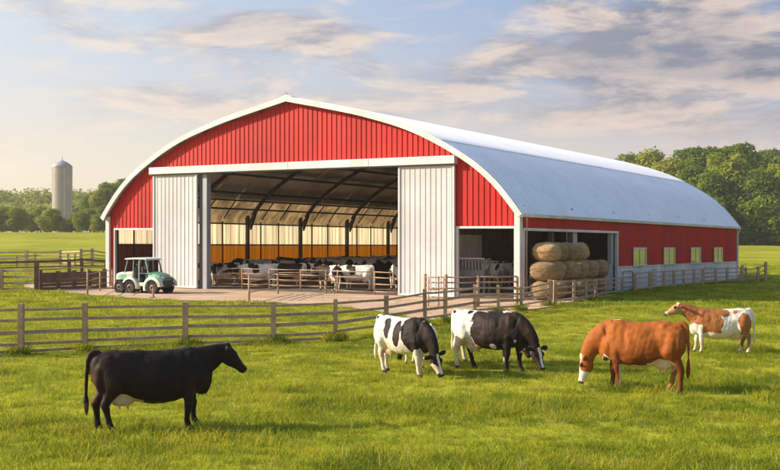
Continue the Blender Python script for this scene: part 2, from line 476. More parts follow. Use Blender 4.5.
# roof shell
def roof_sheet(i0, i1, y0, y1, mat, name, pitch=.42, h=.045, thick=.07, skip=None):
    ou = offset_prof(0); m = B(); yl_ = []
    k = math.ceil(y0 / pitch)
    yl_.append((y0, 0))
    while k * pitch < y1 - .08:
        c = k * pitch
        if c - .05 > y0: yl_ += [(c - .05, 0), (c - .025, h), (c + .025, h), (c + .05, 0)]
        k += 1
    yl_.append((y1, 0)); on = offset_prof(h); inn = offset_prof(-thick)
    rows = []; rows2 = []
    for y, hh in yl_:
        src = on if hh else ou
        rows.append([(src[i].x, y, src[i].y) for i in range(i0, i1 + 1)])
        rows2.append([(inn[i].x, y, inn[i].y) for i in range(i0, i1 + 1)])
    m.rings(rows, cap=False, closed=False)
    m.rings([r[::-1] for r in rows2], cap=False, closed=False)
    for r0, r1 in ((rows[0], rows2[0]), (rows[-1], rows2[-1])):
        m.rings([r0, r1], cap=False, closed=False)
    return m.build(name, mat, barn, smooth=False, fix=False)
nP = len(PROF)
iL = next(i for i, p in enumerate(PROF) if p.y > 5.7)
iR = nP // 2 - 3
roof = roof_sheet(iR, nP - 1, -.33, BD + .3, M['galv'], 'roof')
yy = -.33
for kk in range(14):
    ya = 1.6 + kk * 3.3 + rnd.uniform(-.5, .5); yb = ya + rnd.uniform(.15, .4)
    if yb > BD: break
    roof_sheet(iL, iR, yy, ya, M['galv'], 'roof_sheet'); roof_sheet(iL, iR, ya, yb, M['added_skylight'], 'translucent_roof'); yy = yb  # narrow translucent strips added on the unseen slope for light streaks inside
roof_sheet(iL, iR, yy, BD + .3, M['galv'], 'roof_sheet')
# translucent eave strip on the left, between frames
roof_sheet(0, iL, .5, BD + .3, M['eave_light'], 'translucent_roof')
roof_sheet(0, iL, -.33, .5, M['galv'], 'roof_edge')
# ridge cap
t = B(); op = offset_prof(.06); c = nP // 2
t.rings([[(op[c - 2].x * .35, y, op[c].y - .10), (0, y, op[c].y + .03), (-op[c - 2].x * .35, y, op[c].y - .10), (0, y, op[c].y - .02)] for y in (-.36, BD + .33)])
t.build('ridge_cap', M['galv'], roof)
t = B(); t.tube([(0, -.3, 10.9), (0, -.3, 11.2)], .012, 6); t.build('lightning_rod', M['steel'], roof)
# lap joint with fasteners
t = B(); iLap = min(range(nP // 2, nP), key=lambda i: abs(PROF[i].x - (23.75 - HW)))
o1 = offset_prof(.052)[iLap]; o2 = offset_prof(.052)[iLap + 1]; dd = (o2 - o1).normalized() * .10
dd *= .45
t.rings([[(o1.x, y, o1.y), (o1.x + dd.x, y, o1.y + dd.y), (o1.x + dd.x, y, o1.y + dd.y - .03), (o1.x, y, o1.y - .03)] for y in (-.3, BD + .28)])
t.build('lap_joint', M['wain'], roof, fix=False)
# fascia arch front and back
for yf, nm in ((-.40, 'fascia'), (BD + .31, 'fascia')):
    a, b_ = offset_prof(.03), offset_prof(-.27); m = B()
    m.rings([[(p.x, y, p.y) for p in a] + [(p.x, y, p.y) for p in b_[::-1]] for y in (yf, yf + .07)], cap=False)
    n = len(PROF); o = 0
    for i in range(n - 1):
        for r in (0, 1):
            base = r * 2 * n
            m.f.append((base + i, base + i + 1, base + 2 * n - 2 - i, base + 2 * n - 1 - i))
    m.build(nm, M['trim'], barn)
# soffit strip under front overhang
a = offset_prof(-.09); m = B()
m.rings([[(p.x * .999, -.33, p.y) for p in a], [(p.x * .999, .02, p.y) for p in a]], cap=False, closed=False)
m.build('soffit', M['trim'], barn, fix=False)
# gutter and downspouts, right side
t = B(); gx = HW + .12
t.rings([[(gx, y, 4.30), (gx + .16, y, 4.30), (gx + .13, y, 4.14), (gx, y, 4.12)] for y in (-.35, BD + .3)])
gut = t.build('gutter', M['trim'], barn)
t = B(); t.tube([(gx + .08, .25, 4.14), (gx + .08, .25, 3.98), (HW + .08, .5, 3.72), (HW + .08, .5, .1)], .045, 8)
t.build('downspout', simple('pinkish_downspout', (.45, .3, .28), .5), gut, smooth=True)
t = B(); t.tube([(gx + .08, BD + .1, 4.14), (gx + .08, BD + .1, 3.95), (HW + .06, BD + .05, 3.7), (HW + .06, BD + .05, .1)], .05, 8)
t.build('downspout', M['trim'], gut, smooth=True)
# right side wall
def sz(u): return 4.22
side = ribbed(13.87, BD, lambda u: 1.46, sz, HW, pitch=.27, rib=.035, h=.035, axis='y', sign=1)
side.build('side_wall', M['red'], barn, fix=False)
ribbed(.30, 13.87, lambda u: 3.60, sz, HW, pitch=.27, rib=.035, h=.035, axis='y', sign=1).build('side_wall', M['red'], barn, fix=False)
ribbed(13.87, BD, lambda u: -.1, lambda u: 1.43, HW - .01, pitch=.9, rib=.03, h=.02, axis='y', sign=1).build('wainscot', M['wain'], barn, fix=False)
ribbed(12.3, 13.75, lambda u: -.1, lambda u: 1.6, HW - .15, pitch=.9, rib=.03, h=.02, axis='y', sign=1).build('wainscot', M['inner_grey'], barn, fix=False)
t = B(); t.box(HW - .02, HW + .06, 13.87, BD, 1.425, 1.475); t.build('wainscot_trim', M['trim'], barn)
t = B(); t.box(HW - .1, HW + .07, .33, 14.0, 3.46, 3.60); t.box(HW - .12, HW + .07, 13.80, 13.95, -.1, 3.455)
t.box(HW - .2, HW + .02, .33, .45, 0, 3.455)
t.build('bay_trim', M['trim'], barn, bevel=.01)
t = B(); t.box(HW - .5, HW - .1, 7.1, 7.7, -.1, 3.45); t.build('bay_post', M['inner_grey'], barn)
t = B(); t.box(HW - .35, HW - .1, 4.2, 4.4, -.1, 3.45); t.build('bay_post', M['steel'], barn)
t = B(); t.box(HW - .35, HW - .12, 13.2, 13.6, 1.6, 3.45); t.build('bay_post', M['inner_grey'], barn)
# far corner trim
t = B(); t.box(HW - .05, HW + .08, BD - .12, BD + .05, -.1, 4.15); t.build('corner_trim', M['trim'], barn)
for i, yc in enumerate((17.9, 24.1, 30.5, 36.7)):
    t = B(); w = 1.25; x = HW + .05
    t.box(x, x + .06, yc - w, yc - w + .12, 1.52, 2.52); t.box(x, x + .06, yc + w - .12, yc + w, 1.52, 2.52)
    t.box(x, x + .065, yc - w, yc + w, 2.52, 2.62); t.box(x, x + .09, yc - w - .03, yc + w + .03, 1.44, 1.52); t.box(x, x + .055, yc - .05, yc + .05, 1.52, 2.52)
    wn = t.build('window', M['trim'], barn, bevel=.008)
    for s in (-1, 1):
        t = B(); a, b_ = sorted((yc + s * .05, yc + s * (w - .12))); t.box(x - .02, x + .02, a, b_, 1.52, 2.52); t.build('pane', M['pane'], wn)
# back wall
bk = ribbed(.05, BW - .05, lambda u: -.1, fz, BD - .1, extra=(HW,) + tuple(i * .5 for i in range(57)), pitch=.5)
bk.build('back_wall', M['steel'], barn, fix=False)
# left wall : orange board, curtain, girts, mullions
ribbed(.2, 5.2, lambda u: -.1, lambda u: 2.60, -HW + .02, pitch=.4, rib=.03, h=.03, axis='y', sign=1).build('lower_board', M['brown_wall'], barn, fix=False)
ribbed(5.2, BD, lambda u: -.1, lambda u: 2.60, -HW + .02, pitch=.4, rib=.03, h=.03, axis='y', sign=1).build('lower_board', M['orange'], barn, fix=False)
ribbed(.2, BD, lambda u: 2.60, lambda u: 4.25, -HW + .03, pitch=.5, rib=.05, h=.04, axis='y', sign=1).build('side_curtain', M['curtain'], barn, fix=False)
inn = offset_prof(-.22)
def at_z(P_, z, left=True):
    rng = range(nP // 2) if left else range(nP - 1, nP // 2, -1)
    for i in rng:
        if P_[i].y >= z: return P_[i]
fr = B()
for z in (2.6, 4.12):
    fr.box(-HW + .08, -HW + .20, .3, BD - .2, z - .05, z + .05)
fr.build('girt', M['steel'], barn)
pur = B()
for z in (4.95, 5.7):
    p = at_z(inn, z); pur.box(p.x - .02, p.x + .12, .3, BD - .2, p.y - .06, p.y + .06)
us = [1.9, 3.6, 5.4, 7.3, 9.2, 11.2, 13.2]
inn2 = offset_prof(-.20)
for u in us:
    for s in (-1, 1):
        z = arch_z(u) - .24
        pur.box(s * (HW - u) - .06, s * (HW - u) + .06, .3, BD - .2, z - .14, z)
pur.build('purlin', M['steel'], barn)
mul = []
k = 1
for yc in [i * 6.6 + j * 2.2 for i in range(7) for j in (1, 2)]:
    if yc > BD: continue
    t = B(); t.box(-HW + .07, -HW + .15, yc - .04, yc + .04, 0, 4.3)
    a = [p for p in inn if p.x < 0 and 4.3 < p.y < 5.9]
    if len(a) > 1: t.tube([(p.x, yc, p.y) for p in a], .05, 5)
    t.build('mullion', M['steel'], barn)
# portal frames
pf_o, pf_i = offset_prof(-.32), offset_prof(-.56)
for i in range(7):
    yc = .45 + i * 6.6 if i else .5
    if yc > BD - .5: yc = BD - .6
    t = B()
    ii = [j for j in range(nP) if pf_i[j].y > 4.6]
    t.rings([[(pf_o[j].x, y, pf_o[j].y) for j in ii] + [(pf_i[j].x, y, pf_i[j].y) for j in ii[::-1]] for y in (yc - .07, yc + .07)], cap=False)
    n = len(ii); base = 0
    for r in (0, 1):
        for j in range(n - 1): t.f.append((r * 2 * n + j, r * 2 * n + j + 1, r * 2 * n + 2 * n - 2 - j, r * 2 * n + 2 * n - 1 - j))
    for s in (-1, 1):
        x0, x1 = sorted((s * (HW - .12), s * (HW - .38))); t.box(x0, x1, yc - .09, yc + .09, -.1, 4.75)
        # knee haunch
        t.rings([[(s * (HW - .5), y, 4.4), (s * (HW - 1.15), y, 5.2), (s * (HW - 1.7), y, 5.75), (s * (HW - 1.1), y, 5.0), (s * (HW - .55), y, 3.7)] for y in (yc - .1, yc + .1)])
    t.build('portal_frame', M['steel'], barn)
# skylight strips on the unseen left slope are there to streak the ceiling with light
# floor slab
t = MB(); t.add([(-HW + .05, .02, .05), (HW - .25, .02, .05), (HW - .25, BD - .1, .05), (-HW + .05, BD - .1, .05),
               (-HW + .05, .02, -.2), (HW - .25, .02, -.2)], [(0, 1, 2, 3), (4, 5, 1, 0)])
t.build('floor', M['concrete'], barn, fix=False)
# interior partition near the right door, feed rack
t = ribbed(2.8, 8.2, lambda u: 0, lambda u: 3.3, HW - 6.3, pitch=.35, axis='y', sign=-1); t.build('partition', M['white'], barn, fix=False)

def bloc(u, d): x, y = barn_xy(u, d); return Vector((x, y, .05))
fr = empty('feed_rack', bloc(23.3, 4.5), 'grey metal feed rack standing inside the right doorway of the barn', 'rack', rz=-TH)
t = MB()
for x in (-.9, .9):
    for y in (-.35, .35): t.box(x - .04, x + .04, y - .04, y + .04, 0, 1.9)
t.box(-.86, .86, -.37, -.33, 1.8, 1.86); t.box(-.86, .86, .33, .37, 1.8, 1.86); t.box(-.93, -.87, -.33, .33, 1.8, 1.86); t.box(.87, .93, -.33, .33, 1.8, 1.86)
t.build('frame', M['inner_grey'], fr)
t = MB(); t.box(-.95, .95, -.4, .4, .85, .95); t.box(-.95, .95, -.4, -.36, .952, 1.25); t.box(-.95, .95, .36, .4, .952, 1.25); t.build('tray', M['inner_grey'], fr)
t = MB()
for i in range(9): t.tube([(-.8 + i * .2, -.36, 1.25), (-.8 + i * .2, -.4, 1.9)], .015, 6)
t.box(-.95, .95, -.42, -.38, 1.86, 1.92); t.build('bars', M['galv'], fr)

# ------------------------------------------------------------------ hay bales
def bale_mesh(seed):
    r_ = random.Random(seed); m = MB(); n = 36; rings = []
    pr = [(0, 0)] + [(.725 * (1 - abs(2 * t - 1) ** 2.7) ** .46 - (.015 if abs(t - .5) < .03 else 0), 1.08 * t) for t in (.004, .03, .08, .15, .24, .34, .44, .48, .5, .52, .56, .66, .76, .85, .92, .97, .996)] + [(0, 1.08)]
    for i, (r, z) in enumerate(pr[1:-1]):
        rings.append([])
        for k in range(n):
            a = 2 * pi * k / n
            q = Vector((cos(a) * r, sin(a) * r, z)); w = 1 + .16 * noise.noise(q * 1.7 + Vector((seed * 7, 0, 0))) + .03 * noise.noise(q * 6 + Vector((seed, 0, 0)))
            rings[-1].append((q.x * w, q.y * w, z + .05 * noise.noise(q * 2 + Vector((0, seed * 3, 0))) if z > .9 else z))
    m.rings(rings); return m
BALE = []
for s in range(4):
    me = bale_mesh(s).mesh('hay_bale'); bm = bmesh.new(); bm.from_mesh(me); bmesh.ops.recalc_face_normals(bm, faces=bm.faces[:]); bm.to_mesh(me); bm.free()
    me.materials.append(M['hay'])
    for p in me.polygons: p.use_smooth = True
    m2 = MB(); m2.lathe([(.705, .525), (.722, .54), (.705, .555)], n=36, cap=False)
    tw = m2.mesh('twine'); tw.materials.append(M['twine'])
    rs_ = random.Random(s + 50); ls = MB()
    for _ in range(700):
        a = rs_.uniform(0, 2 * pi); z = rs_.uniform(.05, 1.05); rr_ = .725 * (1 - abs(2 * z / 1.08 - 1) ** 2.7) ** .46
        q = Vector((cos(a) * rr_, sin(a) * rr_, z)); dv = Vector((-sin(a) * rs_.uniform(-1, 1) + cos(a) * .35, cos(a) * rs_.uniform(-1, 1) + sin(a) * .35, rs_.uniform(-.6, .5))) * rs_.uniform(.05, .14)
        ls.add([q - Vector((0, 0, .004)), q + Vector((0, 0, .005)), q + dv], [(0, 1, 2)])
    lm = ls.mesh('loose_straw'); lm.materials.append(M['straw_bit'])
    BALE.append((me, tw, lm))
ordw = ['first', 'second', 'third', 'fourth', 'fifth', 'sixth', 'seventh', 'eighth', 'ninth']
def bale(u, d, lev, label, seed, sc=1):
    x, y = barn_xy(u, d); z = H(x, y) + .03 + lev * .935
    e = empty('hay_bale', (x, y, z), label, 'hay bale', 'round hay bales stacked beside the barn bay', rz=seed * 1.7, sc=(sc, sc, .92))
    me, tw, lm = BALE[seed % 4]
    e.rotation_euler = (rnd.uniform(-.05, .05), rnd.uniform(-.05, .05), seed * 1.7)
    for nm, q in (('bale_body', me), ('twine', tw), ('loose_straw', lm)):
        o = bpy.data.objects.new(nm, q); COL.objects.link(o); o.parent = e
        if nm == 'loose_straw': tag(o, kind='stuff')
row = {0: ('bottom', [.75, 2.25, 3.75, 5.25, 6.75, 8.25]), 1: ('middle', [.62, 2.3, 3.85, 5.3, 6.8, 8.3]), 2: ('top', [.95, 2.55, 4.05, 5.6])}
sd = 0
for lev, (nm, ds) in row.items():
    for i, d in enumerate(ds):
        sd += 1
        lab = {0: 'round hay bale on the ground', 1: 'round hay bale in the middle layer', 2: 'round hay bale on top of the stack'}[lev]
        bale(BW + .98 - (.10 if i else 0) + rnd.uniform(-.10, .10), d, lev, f'{lab}, {ordw[i]} from the white corner post', sd, (.98 if i == 0 else .80) + rnd.uniform(-.02, .02))
for i, d in enumerate((5.0, 6.5)):
    sd += 1; bale(BW - .62, d, 0, f'round hay bale on the floor inside the side bay, {ordw[i]} from the corner', sd)
for i, d in enumerate((9.0, 10.0)):
    pass
bale(BW - .62, 9.3, 0, 'round hay bale low inside the far end of the side bay', 3); bale(BW - .62, 9.3, 1, 'lone pale round hay bale peeping out behind the far end of the stack', 2)

# ------------------------------------------------------------------ fences
def wood_fence(name, label, posts, rails, group, pw=.15, rh=.11, mat='wood', cap=True, ext=True):
    """posts: list of (Vector base, height)"""
    p0 = posts[0][0]
    e = empty(name, p0, label, 'fence', group)
    for p, h in posts:
        t = MB(); q = p - p0; w = pw * rnd.uniform(.9, 1.08) / 2; lean = rnd.uniform(-.02, .02)
        a = rnd.uniform(-.1, .1)
        vs = []
        for z, k, l in ((-.25, 1, 0), (h - .02, 1, lean), (h, .85, lean)):
            vs.append([(q.x + l + k * w * (cos(a + pi / 4 + i * pi / 2)) * 1.414, q.y + k * w * sin(a + pi / 4 + i * pi / 2) * 1.414, q.z + z) for i in range(4)])
        t.rings(vs); t.build('post', M[mat], e)
    for (a, ha), (b_, hb) in zip(posts, posts[1:]):
        for z, th in rails:
            t = MB(); off = Vector((0, pw * .5 + .02, 0))
            za, zb = z * ha + rnd.uniform(-.02, .02), z * hb + rnd.uniform(-.02, .02)
            d = (b_ - a).normalized() * .06
            n = 4; pts = []
            sag = rnd.uniform(-.015, .01)
            prev = None
            P_ = [(a - p0 + off - d).lerp(b_ - p0 + off + d, i / n) + Vector((0, 0, za + (zb - za) * i / n + sag * sin(pi * i / n))) for i in range(n + 1)]
            sdv = Vector((-(b_ - a).y, (b_ - a).x, 0)).normalized() * .022
            hh = th / 2 * rnd.uniform(.9, 1.1)
            rings = [[q - sdv - Vector((0, 0, hh)), q + sdv - Vector((0, 0, hh)), q + sdv + Vector((0, 0, hh)), q - sdv + Vector((0, 0, hh))] for q in P_]
            t.rings(rings); t.build('rail', M[mat], e)
    return e
R5 = [(.88, .07), (.66, .09), (.43, .105), (.20, .08)]
pp = [(-40, 357, 1.42), (21, 354.5, 1.42), (85, 350.5, 1.38), (185, 345.8, 1.32), (273.5, 343.5, 1.28), (335, 340.5, 1.30), (386, 332.5, 1.26), (425, 325.5, 1.33), (445.5, 322.5, 1.30), (475, 316.5, 1.28), (498.5, 313.5, 1.18), (521, 310.5, 1.05), (550, 306, 1.20)]
POSTS = [(G(x, y), h) for x, y, h in pp]
wood_fence('wooden_fence', 'long weathered four-rail wooden fence running behind the grazing cows', POSTS, R5, None)
# bottom board on ground, part of the same style: low kick board
kb = empty('kick_board', POSTS[0][0], 'low grey board lying in the grass along the foot of the long pasture fence', 'board')
t = MB()
for (a, _), (b_, _2) in list(zip(POSTS, POSTS[1:]))[:5]:
    o = Vector((0, .14, .07)); t.bar(a - POSTS[0][0] + o, b_ - POSTS[0][0] + o, .04, .08)
t.build('board', M['wood'], kb)
pp = [(550, 306, 1.2), (574, 302, 1.05), (586, 299.6, 1.0), (596, 297.8, 1.0), (606, 296, .98), (622, 293.6, .9)]
hp = [(G(x, y), h) for x, y, h in pp[1:]]; hp = [(POSTS[-1][0] + Vector((.25, .25, 0)), 1.15)] + hp
wood_fence('wooden_fence', 'grey wooden rail fence in front of the stacked hay bales', hp, [(.95, .07), (.72, .07), (.45, .07), (.18, .07)], None, pw=.13)
pp = [(635, 291.5), (650, 289.6), (664, 288), (674, 287), (683.5, 286), (694, 285.2), (703, 284.4), (716, 283.5), (727, 282.8), (741, 281.9)]
hp = [(G(x, y), 1.12) for x, y in pp]
wood_fence('wooden_fence', 'brown rail fence along the white base of the barn side wall below the windows', hp, [(.95, .08), (.68, .08), (.4, .08), (.14, .08)], None, pw=.15)
pp = [(742.5, 281.6), (746, 281.2), (758, 281.0), (765.5, 280.8)]
hp = [(G(x, y), h) for (x, y), h in zip(pp, (1.25, 1.1, 1.15, 1.5))]
wood_fence('wooden_fence', 'short brown rail fence standing in the sunny field beyond the far corner of the barn', hp, [(.85, .08), (.55, .08), (.2, .08)], None, pw=.17)

# left fences
pp = [(-30, 290.5, 1.25), (1.5, 290.7, 1.25), (38, 291, 1.25)]
hp = [(G(x, y), h) for x, y, h in pp]
wood_fence('wooden_fence', 'brown four-rail fence at the left edge ending at the solid board fence', hp, [(.9, .12), (.62, .14), (.35, .12), (.08, .12)], None, pw=.2, mat='wood')
# plank fence
a, b_ = G(38.5, 291.0), G(104, 288.0)
e = empty('board_fence', a, 'solid brown plank fence beside the parked utility vehicle', 'fence')
for i in range(5):
    t = MB(); z = .12 + i * .205; t.bar(Vector((0, 0, z)), (b_ - a) + Vector((0, 0, z)), .05, .19, jit=.012); t.build('board', M['wood2'], e)
for k, h in ((0, 1.75), (.01, 1.2), (.28, 1.1), (.52, 1.12), (.75, 1.12), (1., 1.15)):
    t = MB(); q = (b_ - a) * k; t.box(q.x - .11 - (k == 0) * .08, q.x + .11 - (k == 0) * .08, q.y + (.05 if k else -.2), q.y + (.25 if k else .02), -.2, h); t.build('post', M['wood2'], e)
t = MB(); t.bar(Vector((0, .12, 1.2)), (b_ - a) * .98 + Vector((0, .12, 1.32)), .05, .07); t.build('rail', M['wood'], e)
# rail pens behind
pp = [(-20, 278.5, 1.2), (69.5, 277.0, 1.35), (82, 276.6, 1.4), (106, 275.0, 1.2)]
hp = [(G(x, y), h) for x, y, h in pp]
wood_fence('wooden_fence', 'dark brown rail fence just behind the solid plank fence, left of the barn', hp, [(.92, .17), (.6, .09)], None, pw=.2, mat='wood2')
pp = [(-25, 266.5, 1.5), (26.3, 266.5, 1.6), (60.5, 266.2, 1.6), (81, 268, 1.8), (92, 266, 1.75), (108, 265.5, 1.4)]
hp = [(G(x, y), h) for x, y, h in pp]
wood_fence('wooden_fence', 'farthest grey rail fence crossing the left field before the bright meadow', hp, [(.87, .13), (.66, .1), (.45, .1), (.22, .1)], None, pw=.24)
pp = [(-10, 268, 1.0), (17, 267.8, 1.1), (35, 267.5, 1.35), (68, 268, 1.4), (75, 268.2, 1.4)]
hp = [(G(x, y), h) for x, y, h in pp]
wood_fence('wooden_fence', 'thin low rail fence with short posts just in front of the farthest field fence', hp, [(.85, .07), (.5, .07), (.2, .07)], None, pw=.14)

def pipe_fence(label, pts, heights, zr, r=.03, name='pipe_fence', pr=.045, cat='fence', over=None, group=None):
    """pts ground points; heights per post; zr rail heights"""
    p0 = pts[0]; e = empty(name, p0, label, cat, group)
    for p, h in zip(pts, heights):
        if h <= 0: continue
        q = p - p0; t = MB(); t.tube([q + Vector((0, 0, -.1)), q + Vector((rnd.uniform(-.02, .02), 0, h))], pr, 7); t.build('post', M['rust'], e, smooth=True)
    for a, b_ in zip(pts, pts[1:]):
        for z in zr:
            q0, q1 = a - p0, b_ - p0; t = MB(); mid = (q0 + q1) / 2 + Vector((0, 0, z - .02))
            t.tube([q0 + Vector((0, 0, z)), mid, q1 + Vector((0, 0, z))], r, 6); t.build('rail', M['rust'], e, smooth=True)
    return e
def bp(u, d): v = bloc(u, d); return v
# inner rail line behind the front row posts (left part), slightly inside
pipe_fence('rusty pipe fence inside the big doorway, left section by the white sliding door', [bp(8.3, .7), bp(10.2, .7), bp(12.2, .7), bp(14.4, .7), bp(16.9, .7)], [1.25] * 5, [.3, .62, .92, 1.2], r=.028)
pipe_fence('rusty pipe gate swung out from the middle of the doorway into the dirt yard', [G(249, 301.0), bp(13.0, -.6) * .5 + G(290, 296.5) * .5, bp(16.6, .0)], [1.28, 1.15, 1.2], [.42, .7, .95, 1.15], r=.032, pr=.055)
pipe_fence('rusty pipe fence closing the big doorway, right section up to the white sliding door', [bp(16.8, .25), bp(19.7, .1), bp(21.25, .1)], [0, 1.25, 1.25], [.15, .55, .9, 1.2], r=.032)
g0 = G(424.8, 306.5); g1 = G(445.8, 307.5); g2 = G(478, 307); g3 = G(517, 306.0)
pipe_fence('rusty orange pipe fence with four rails across the right front doorway', [g0, g1, g2, g3], [1.48, 1.48, 1.4, 1.35], [.45, .86, 1.12, 1.36], r=.035, pr=.075)
t = pipe_fence('small rusty pipe gate leaning on the pasture fence before the right white door', [g0 + Vector((.15, -.3, 0)), g0 + Vector((.62, -.3, 0)), g1 + Vector((-.12, -.3, 0))], [1.3, 1.4, 1.3], [.35, .8, 1.35], r=.025, pr=.03, name='pipe_gate', cat='gate')
pipe_fence('thin rusty pipe rail between the board fence and the parked vehicle', [G(87.5, 296.0), G(100, 291.5) , G(112.5, 289.5)], [1.5, 1.2, 1.2], [.45, .8, 1.15], r=.025, pr=.05)
e = empty('stake', G(153.2, 298.5), 'short dark iron stake in the dirt in front of the utility vehicle', 'stake')
t = MB(); t.tube([(0, 0, -.1), (.01, 0, .55)], .05, 7); t.build('shaft', M['rust'], e); t = MB(); t.box(-.16, .1, -.08, .08, 0, .08); t.build('foot', M['rust'], e)
# hoop topped livestock panels by side wall
def hoop_panel(a, b_, label, h=1.15):
    e = empty('livestock_panel', a, label, 'panel', 'livestock panels along the side wall'); L_ = (b_ - a); n = L_.length; t_ = L_.normalized()
    P_ = [Vector((0, 0, 0))] + [Vector((0, 0, h - .25))] + [t_ * (.25 - .25 * cos(k)) + Vector((0, 0, h - .25 + .25 * sin(k))) for k in (.5, 1.0, 1.57)]
    P_ += [L_ - t_ * (.25 - .25 * cos(k)) + Vector((0, 0, h - .25 + .25 * sin(k))) for k in (1.57, 1., .5)] + [L_ + Vector((0, 0, h - .25)), L_]
    t = MB(); t.tube(P_, .035, 6, cap=False); t.build('hoop', M['rust'], e, smooth=True)
    for z in (.2, .5, .8):
        t = MB(); t.tube([Vector((0, 0, z)), L_ + Vector((0, 0, z))], .028, 6); t.build('bar', M['rust'], e, smooth=True)
for i, (x0, x1, y_) in enumerate(((623, 633, 290.0), (652, 662, 286.8), (704, 715, 283.2))):
    hoop_panel(G(x0, y_ + .6), G(x1, y_ - .6), ['hoop-topped pipe panel just past the hay bales against the white wall base', 'hoop-topped pipe panel under the first and second windows of the barn', 'hoop-topped pipe panel under the far windows of the barn'][i])

# ------------------------------------------------------------------ utility vehicle
vp = G(146, 293.2)
V = empty('utility_vehicle', vp, 'green and cream six-wheeled utility vehicle parked before the left white door', 'vehicle', rz=radians(-27), sc=1.0)
def side_prism(t, prof_, y0, y1, taper=0):
    n = len(prof_)
    t.rings([[(x, y0, z) for x, z in prof_], [(x, y1, z) for x, z in prof_]]); return t
t = MB(); t.box(-1.45, 1.35, -.45, .45, .35, .5); ch = t.build('chassis', M['vdark'], V)
def wheel(x, y):
    w = MB(); r = .355; s = 1 if y > 0 else -1
    w.lathe([(.2, -.11), (r - .04, -.13), (r, -.10), (r, .10), (r - .04, .13), (.2, .11)], (x, y, r), 28, 'y'); tr = w.build('wheel', M['tyre'], V, smooth=False)
    w = MB()
    for k in range(20):
        a = 2 * pi * k / 20; c_ = Vector((x + cos(a) * (r + .005), y, r + sin(a) * (r + .005)))
        w.bar(c_ - Vector((0, .12, 0)), c_ + Vector((0, .12, 0)), .05, .03, up=(cos(a), 0, sin(a)))
    w.build('tread', M['tyre'], tr)
    w = MB(); w.lathe([(.03, .06 * 1), (.09, .12), (.1, .14), (.17, .10), (.2, .115), (.2, .09)], (x, y, r), 20, 'y', cap=True)
    if s < 0:
        w.v = [(a, 2 * y - b_, c_) for a, b_, c_ in w.v]
    w.build('rim', M['rim'], tr)
for x in (1.02, -.55, -1.28):
    for y in (-.62, .62): wheel(x, y)
# hood
t = MB(); rings = []
for x, w, zt, zb in ((.55, .52, 1.16, .6), (.75, .55, 1.18, .62), (1.05, .55, 1.14, .66), (1.32, .52, 1.04, .66), (1.46, .46, .94, .68), (1.50, .40, .86, .72)):
    rings.append([(x, -w, zb), (x, -w, zt - .10), (x, -w + .10, zt - .02), (x, -.15, zt + .02), (x, .15, zt + .02), (x, w - .10, zt - .02), (x, w, zt - .10), (x, w, zb)])
t.rings(rings); hood = t.build('hood', M['vgreen'], V, smooth=False, bevel=.012)
t = MB(); t.box(1.42, 1.53, -.34, .34, .60, .74); t.build('grille', M['vdark'], hood)
for s in (-1, 1):
    t = MB(); t.ellipsoid((1.44, s * .33, .90), (.08, .10, .05)); t.build('headlight', M['lens'], V, smooth=True)
# bumper
t = MB(); t.tube([(1.5, -.5, .5), (1.62, -.42, .56), (1.62, .42, .56), (1.5, .5, .5)], .045, 8); t.tube([(1.62, -.3, .56), (1.60, -.3, .85), (1.6, .3, .85), (1.62, .3, .56)], .03, 8, cap=False); t.build('bumper', M['vdark'], V, smooth=True)
# fenders: arcs
def fender(cx, y, r0, r1, a0, a1, mat, w=.30):
    t = MB(); n = 12; rings = []
    s = 1 if y > 0 else -1
    for k in range(n + 1):
        a = a0 + (a1 - a0) * k / n
        c0 = (cx + cos(a) * r0, .36 + sin(a) * r0); c1 = (cx + cos(a) * r1, .36 + sin(a) * r1)
        rings.append([(c0[0], y - w / 2, c0[1]), (c0[0], y + w / 2, c0[1]), (c1[0], y + w / 2 - (.05 if s > 0 else 0), c1[1]), (c1[0], y - w / 2 + (.05 if s < 0 else 0), c1[1])])
    t.rings(rings); return t.build('fender', mat, V, bevel=.01)
for y in (-.62, .62):
    fender(1.0, y, .44, .60, radians(5), radians(200), M['vcream'], .36)
    fender(-.55, y, .44, .56, radians(-10), radians(150), M['vcream'], .34)
# rear bed: rounded box
t = MB(); rings = []
for x, zt, w, zb in ((-1.66, 1.0, .50, .80), (-1.60, 1.10, .60, .74), (-1.3, 1.17, .66, .76), (-.8, 1.20, .66, .78), (-.42, 1.20, .64, .80), (-.38, 1.16, .6, .82)):
    rings.append([(x, -w, zb), (x, -w, zt - .10), (x, -w + .12, zt), (x, w - .12, zt), (x, w, zt - .10), (x, w, zb)])
t.rings(rings); bed = t.build('bed', M['vcream'], V, bevel=.015)
t = MB(); t.rings([[(x, -w - .012, .82), (x, -w - .012, zt - .12)] + [(x, -w + .02, zt - .12), (x, -w + .02, .82)] for x, zt, w in ((-1.45, 1.12, .63), (-1.2, 1.16, .66), (-.85, 1.18, .66))]); t.build('bed_panel', M['vgreen'], bed)
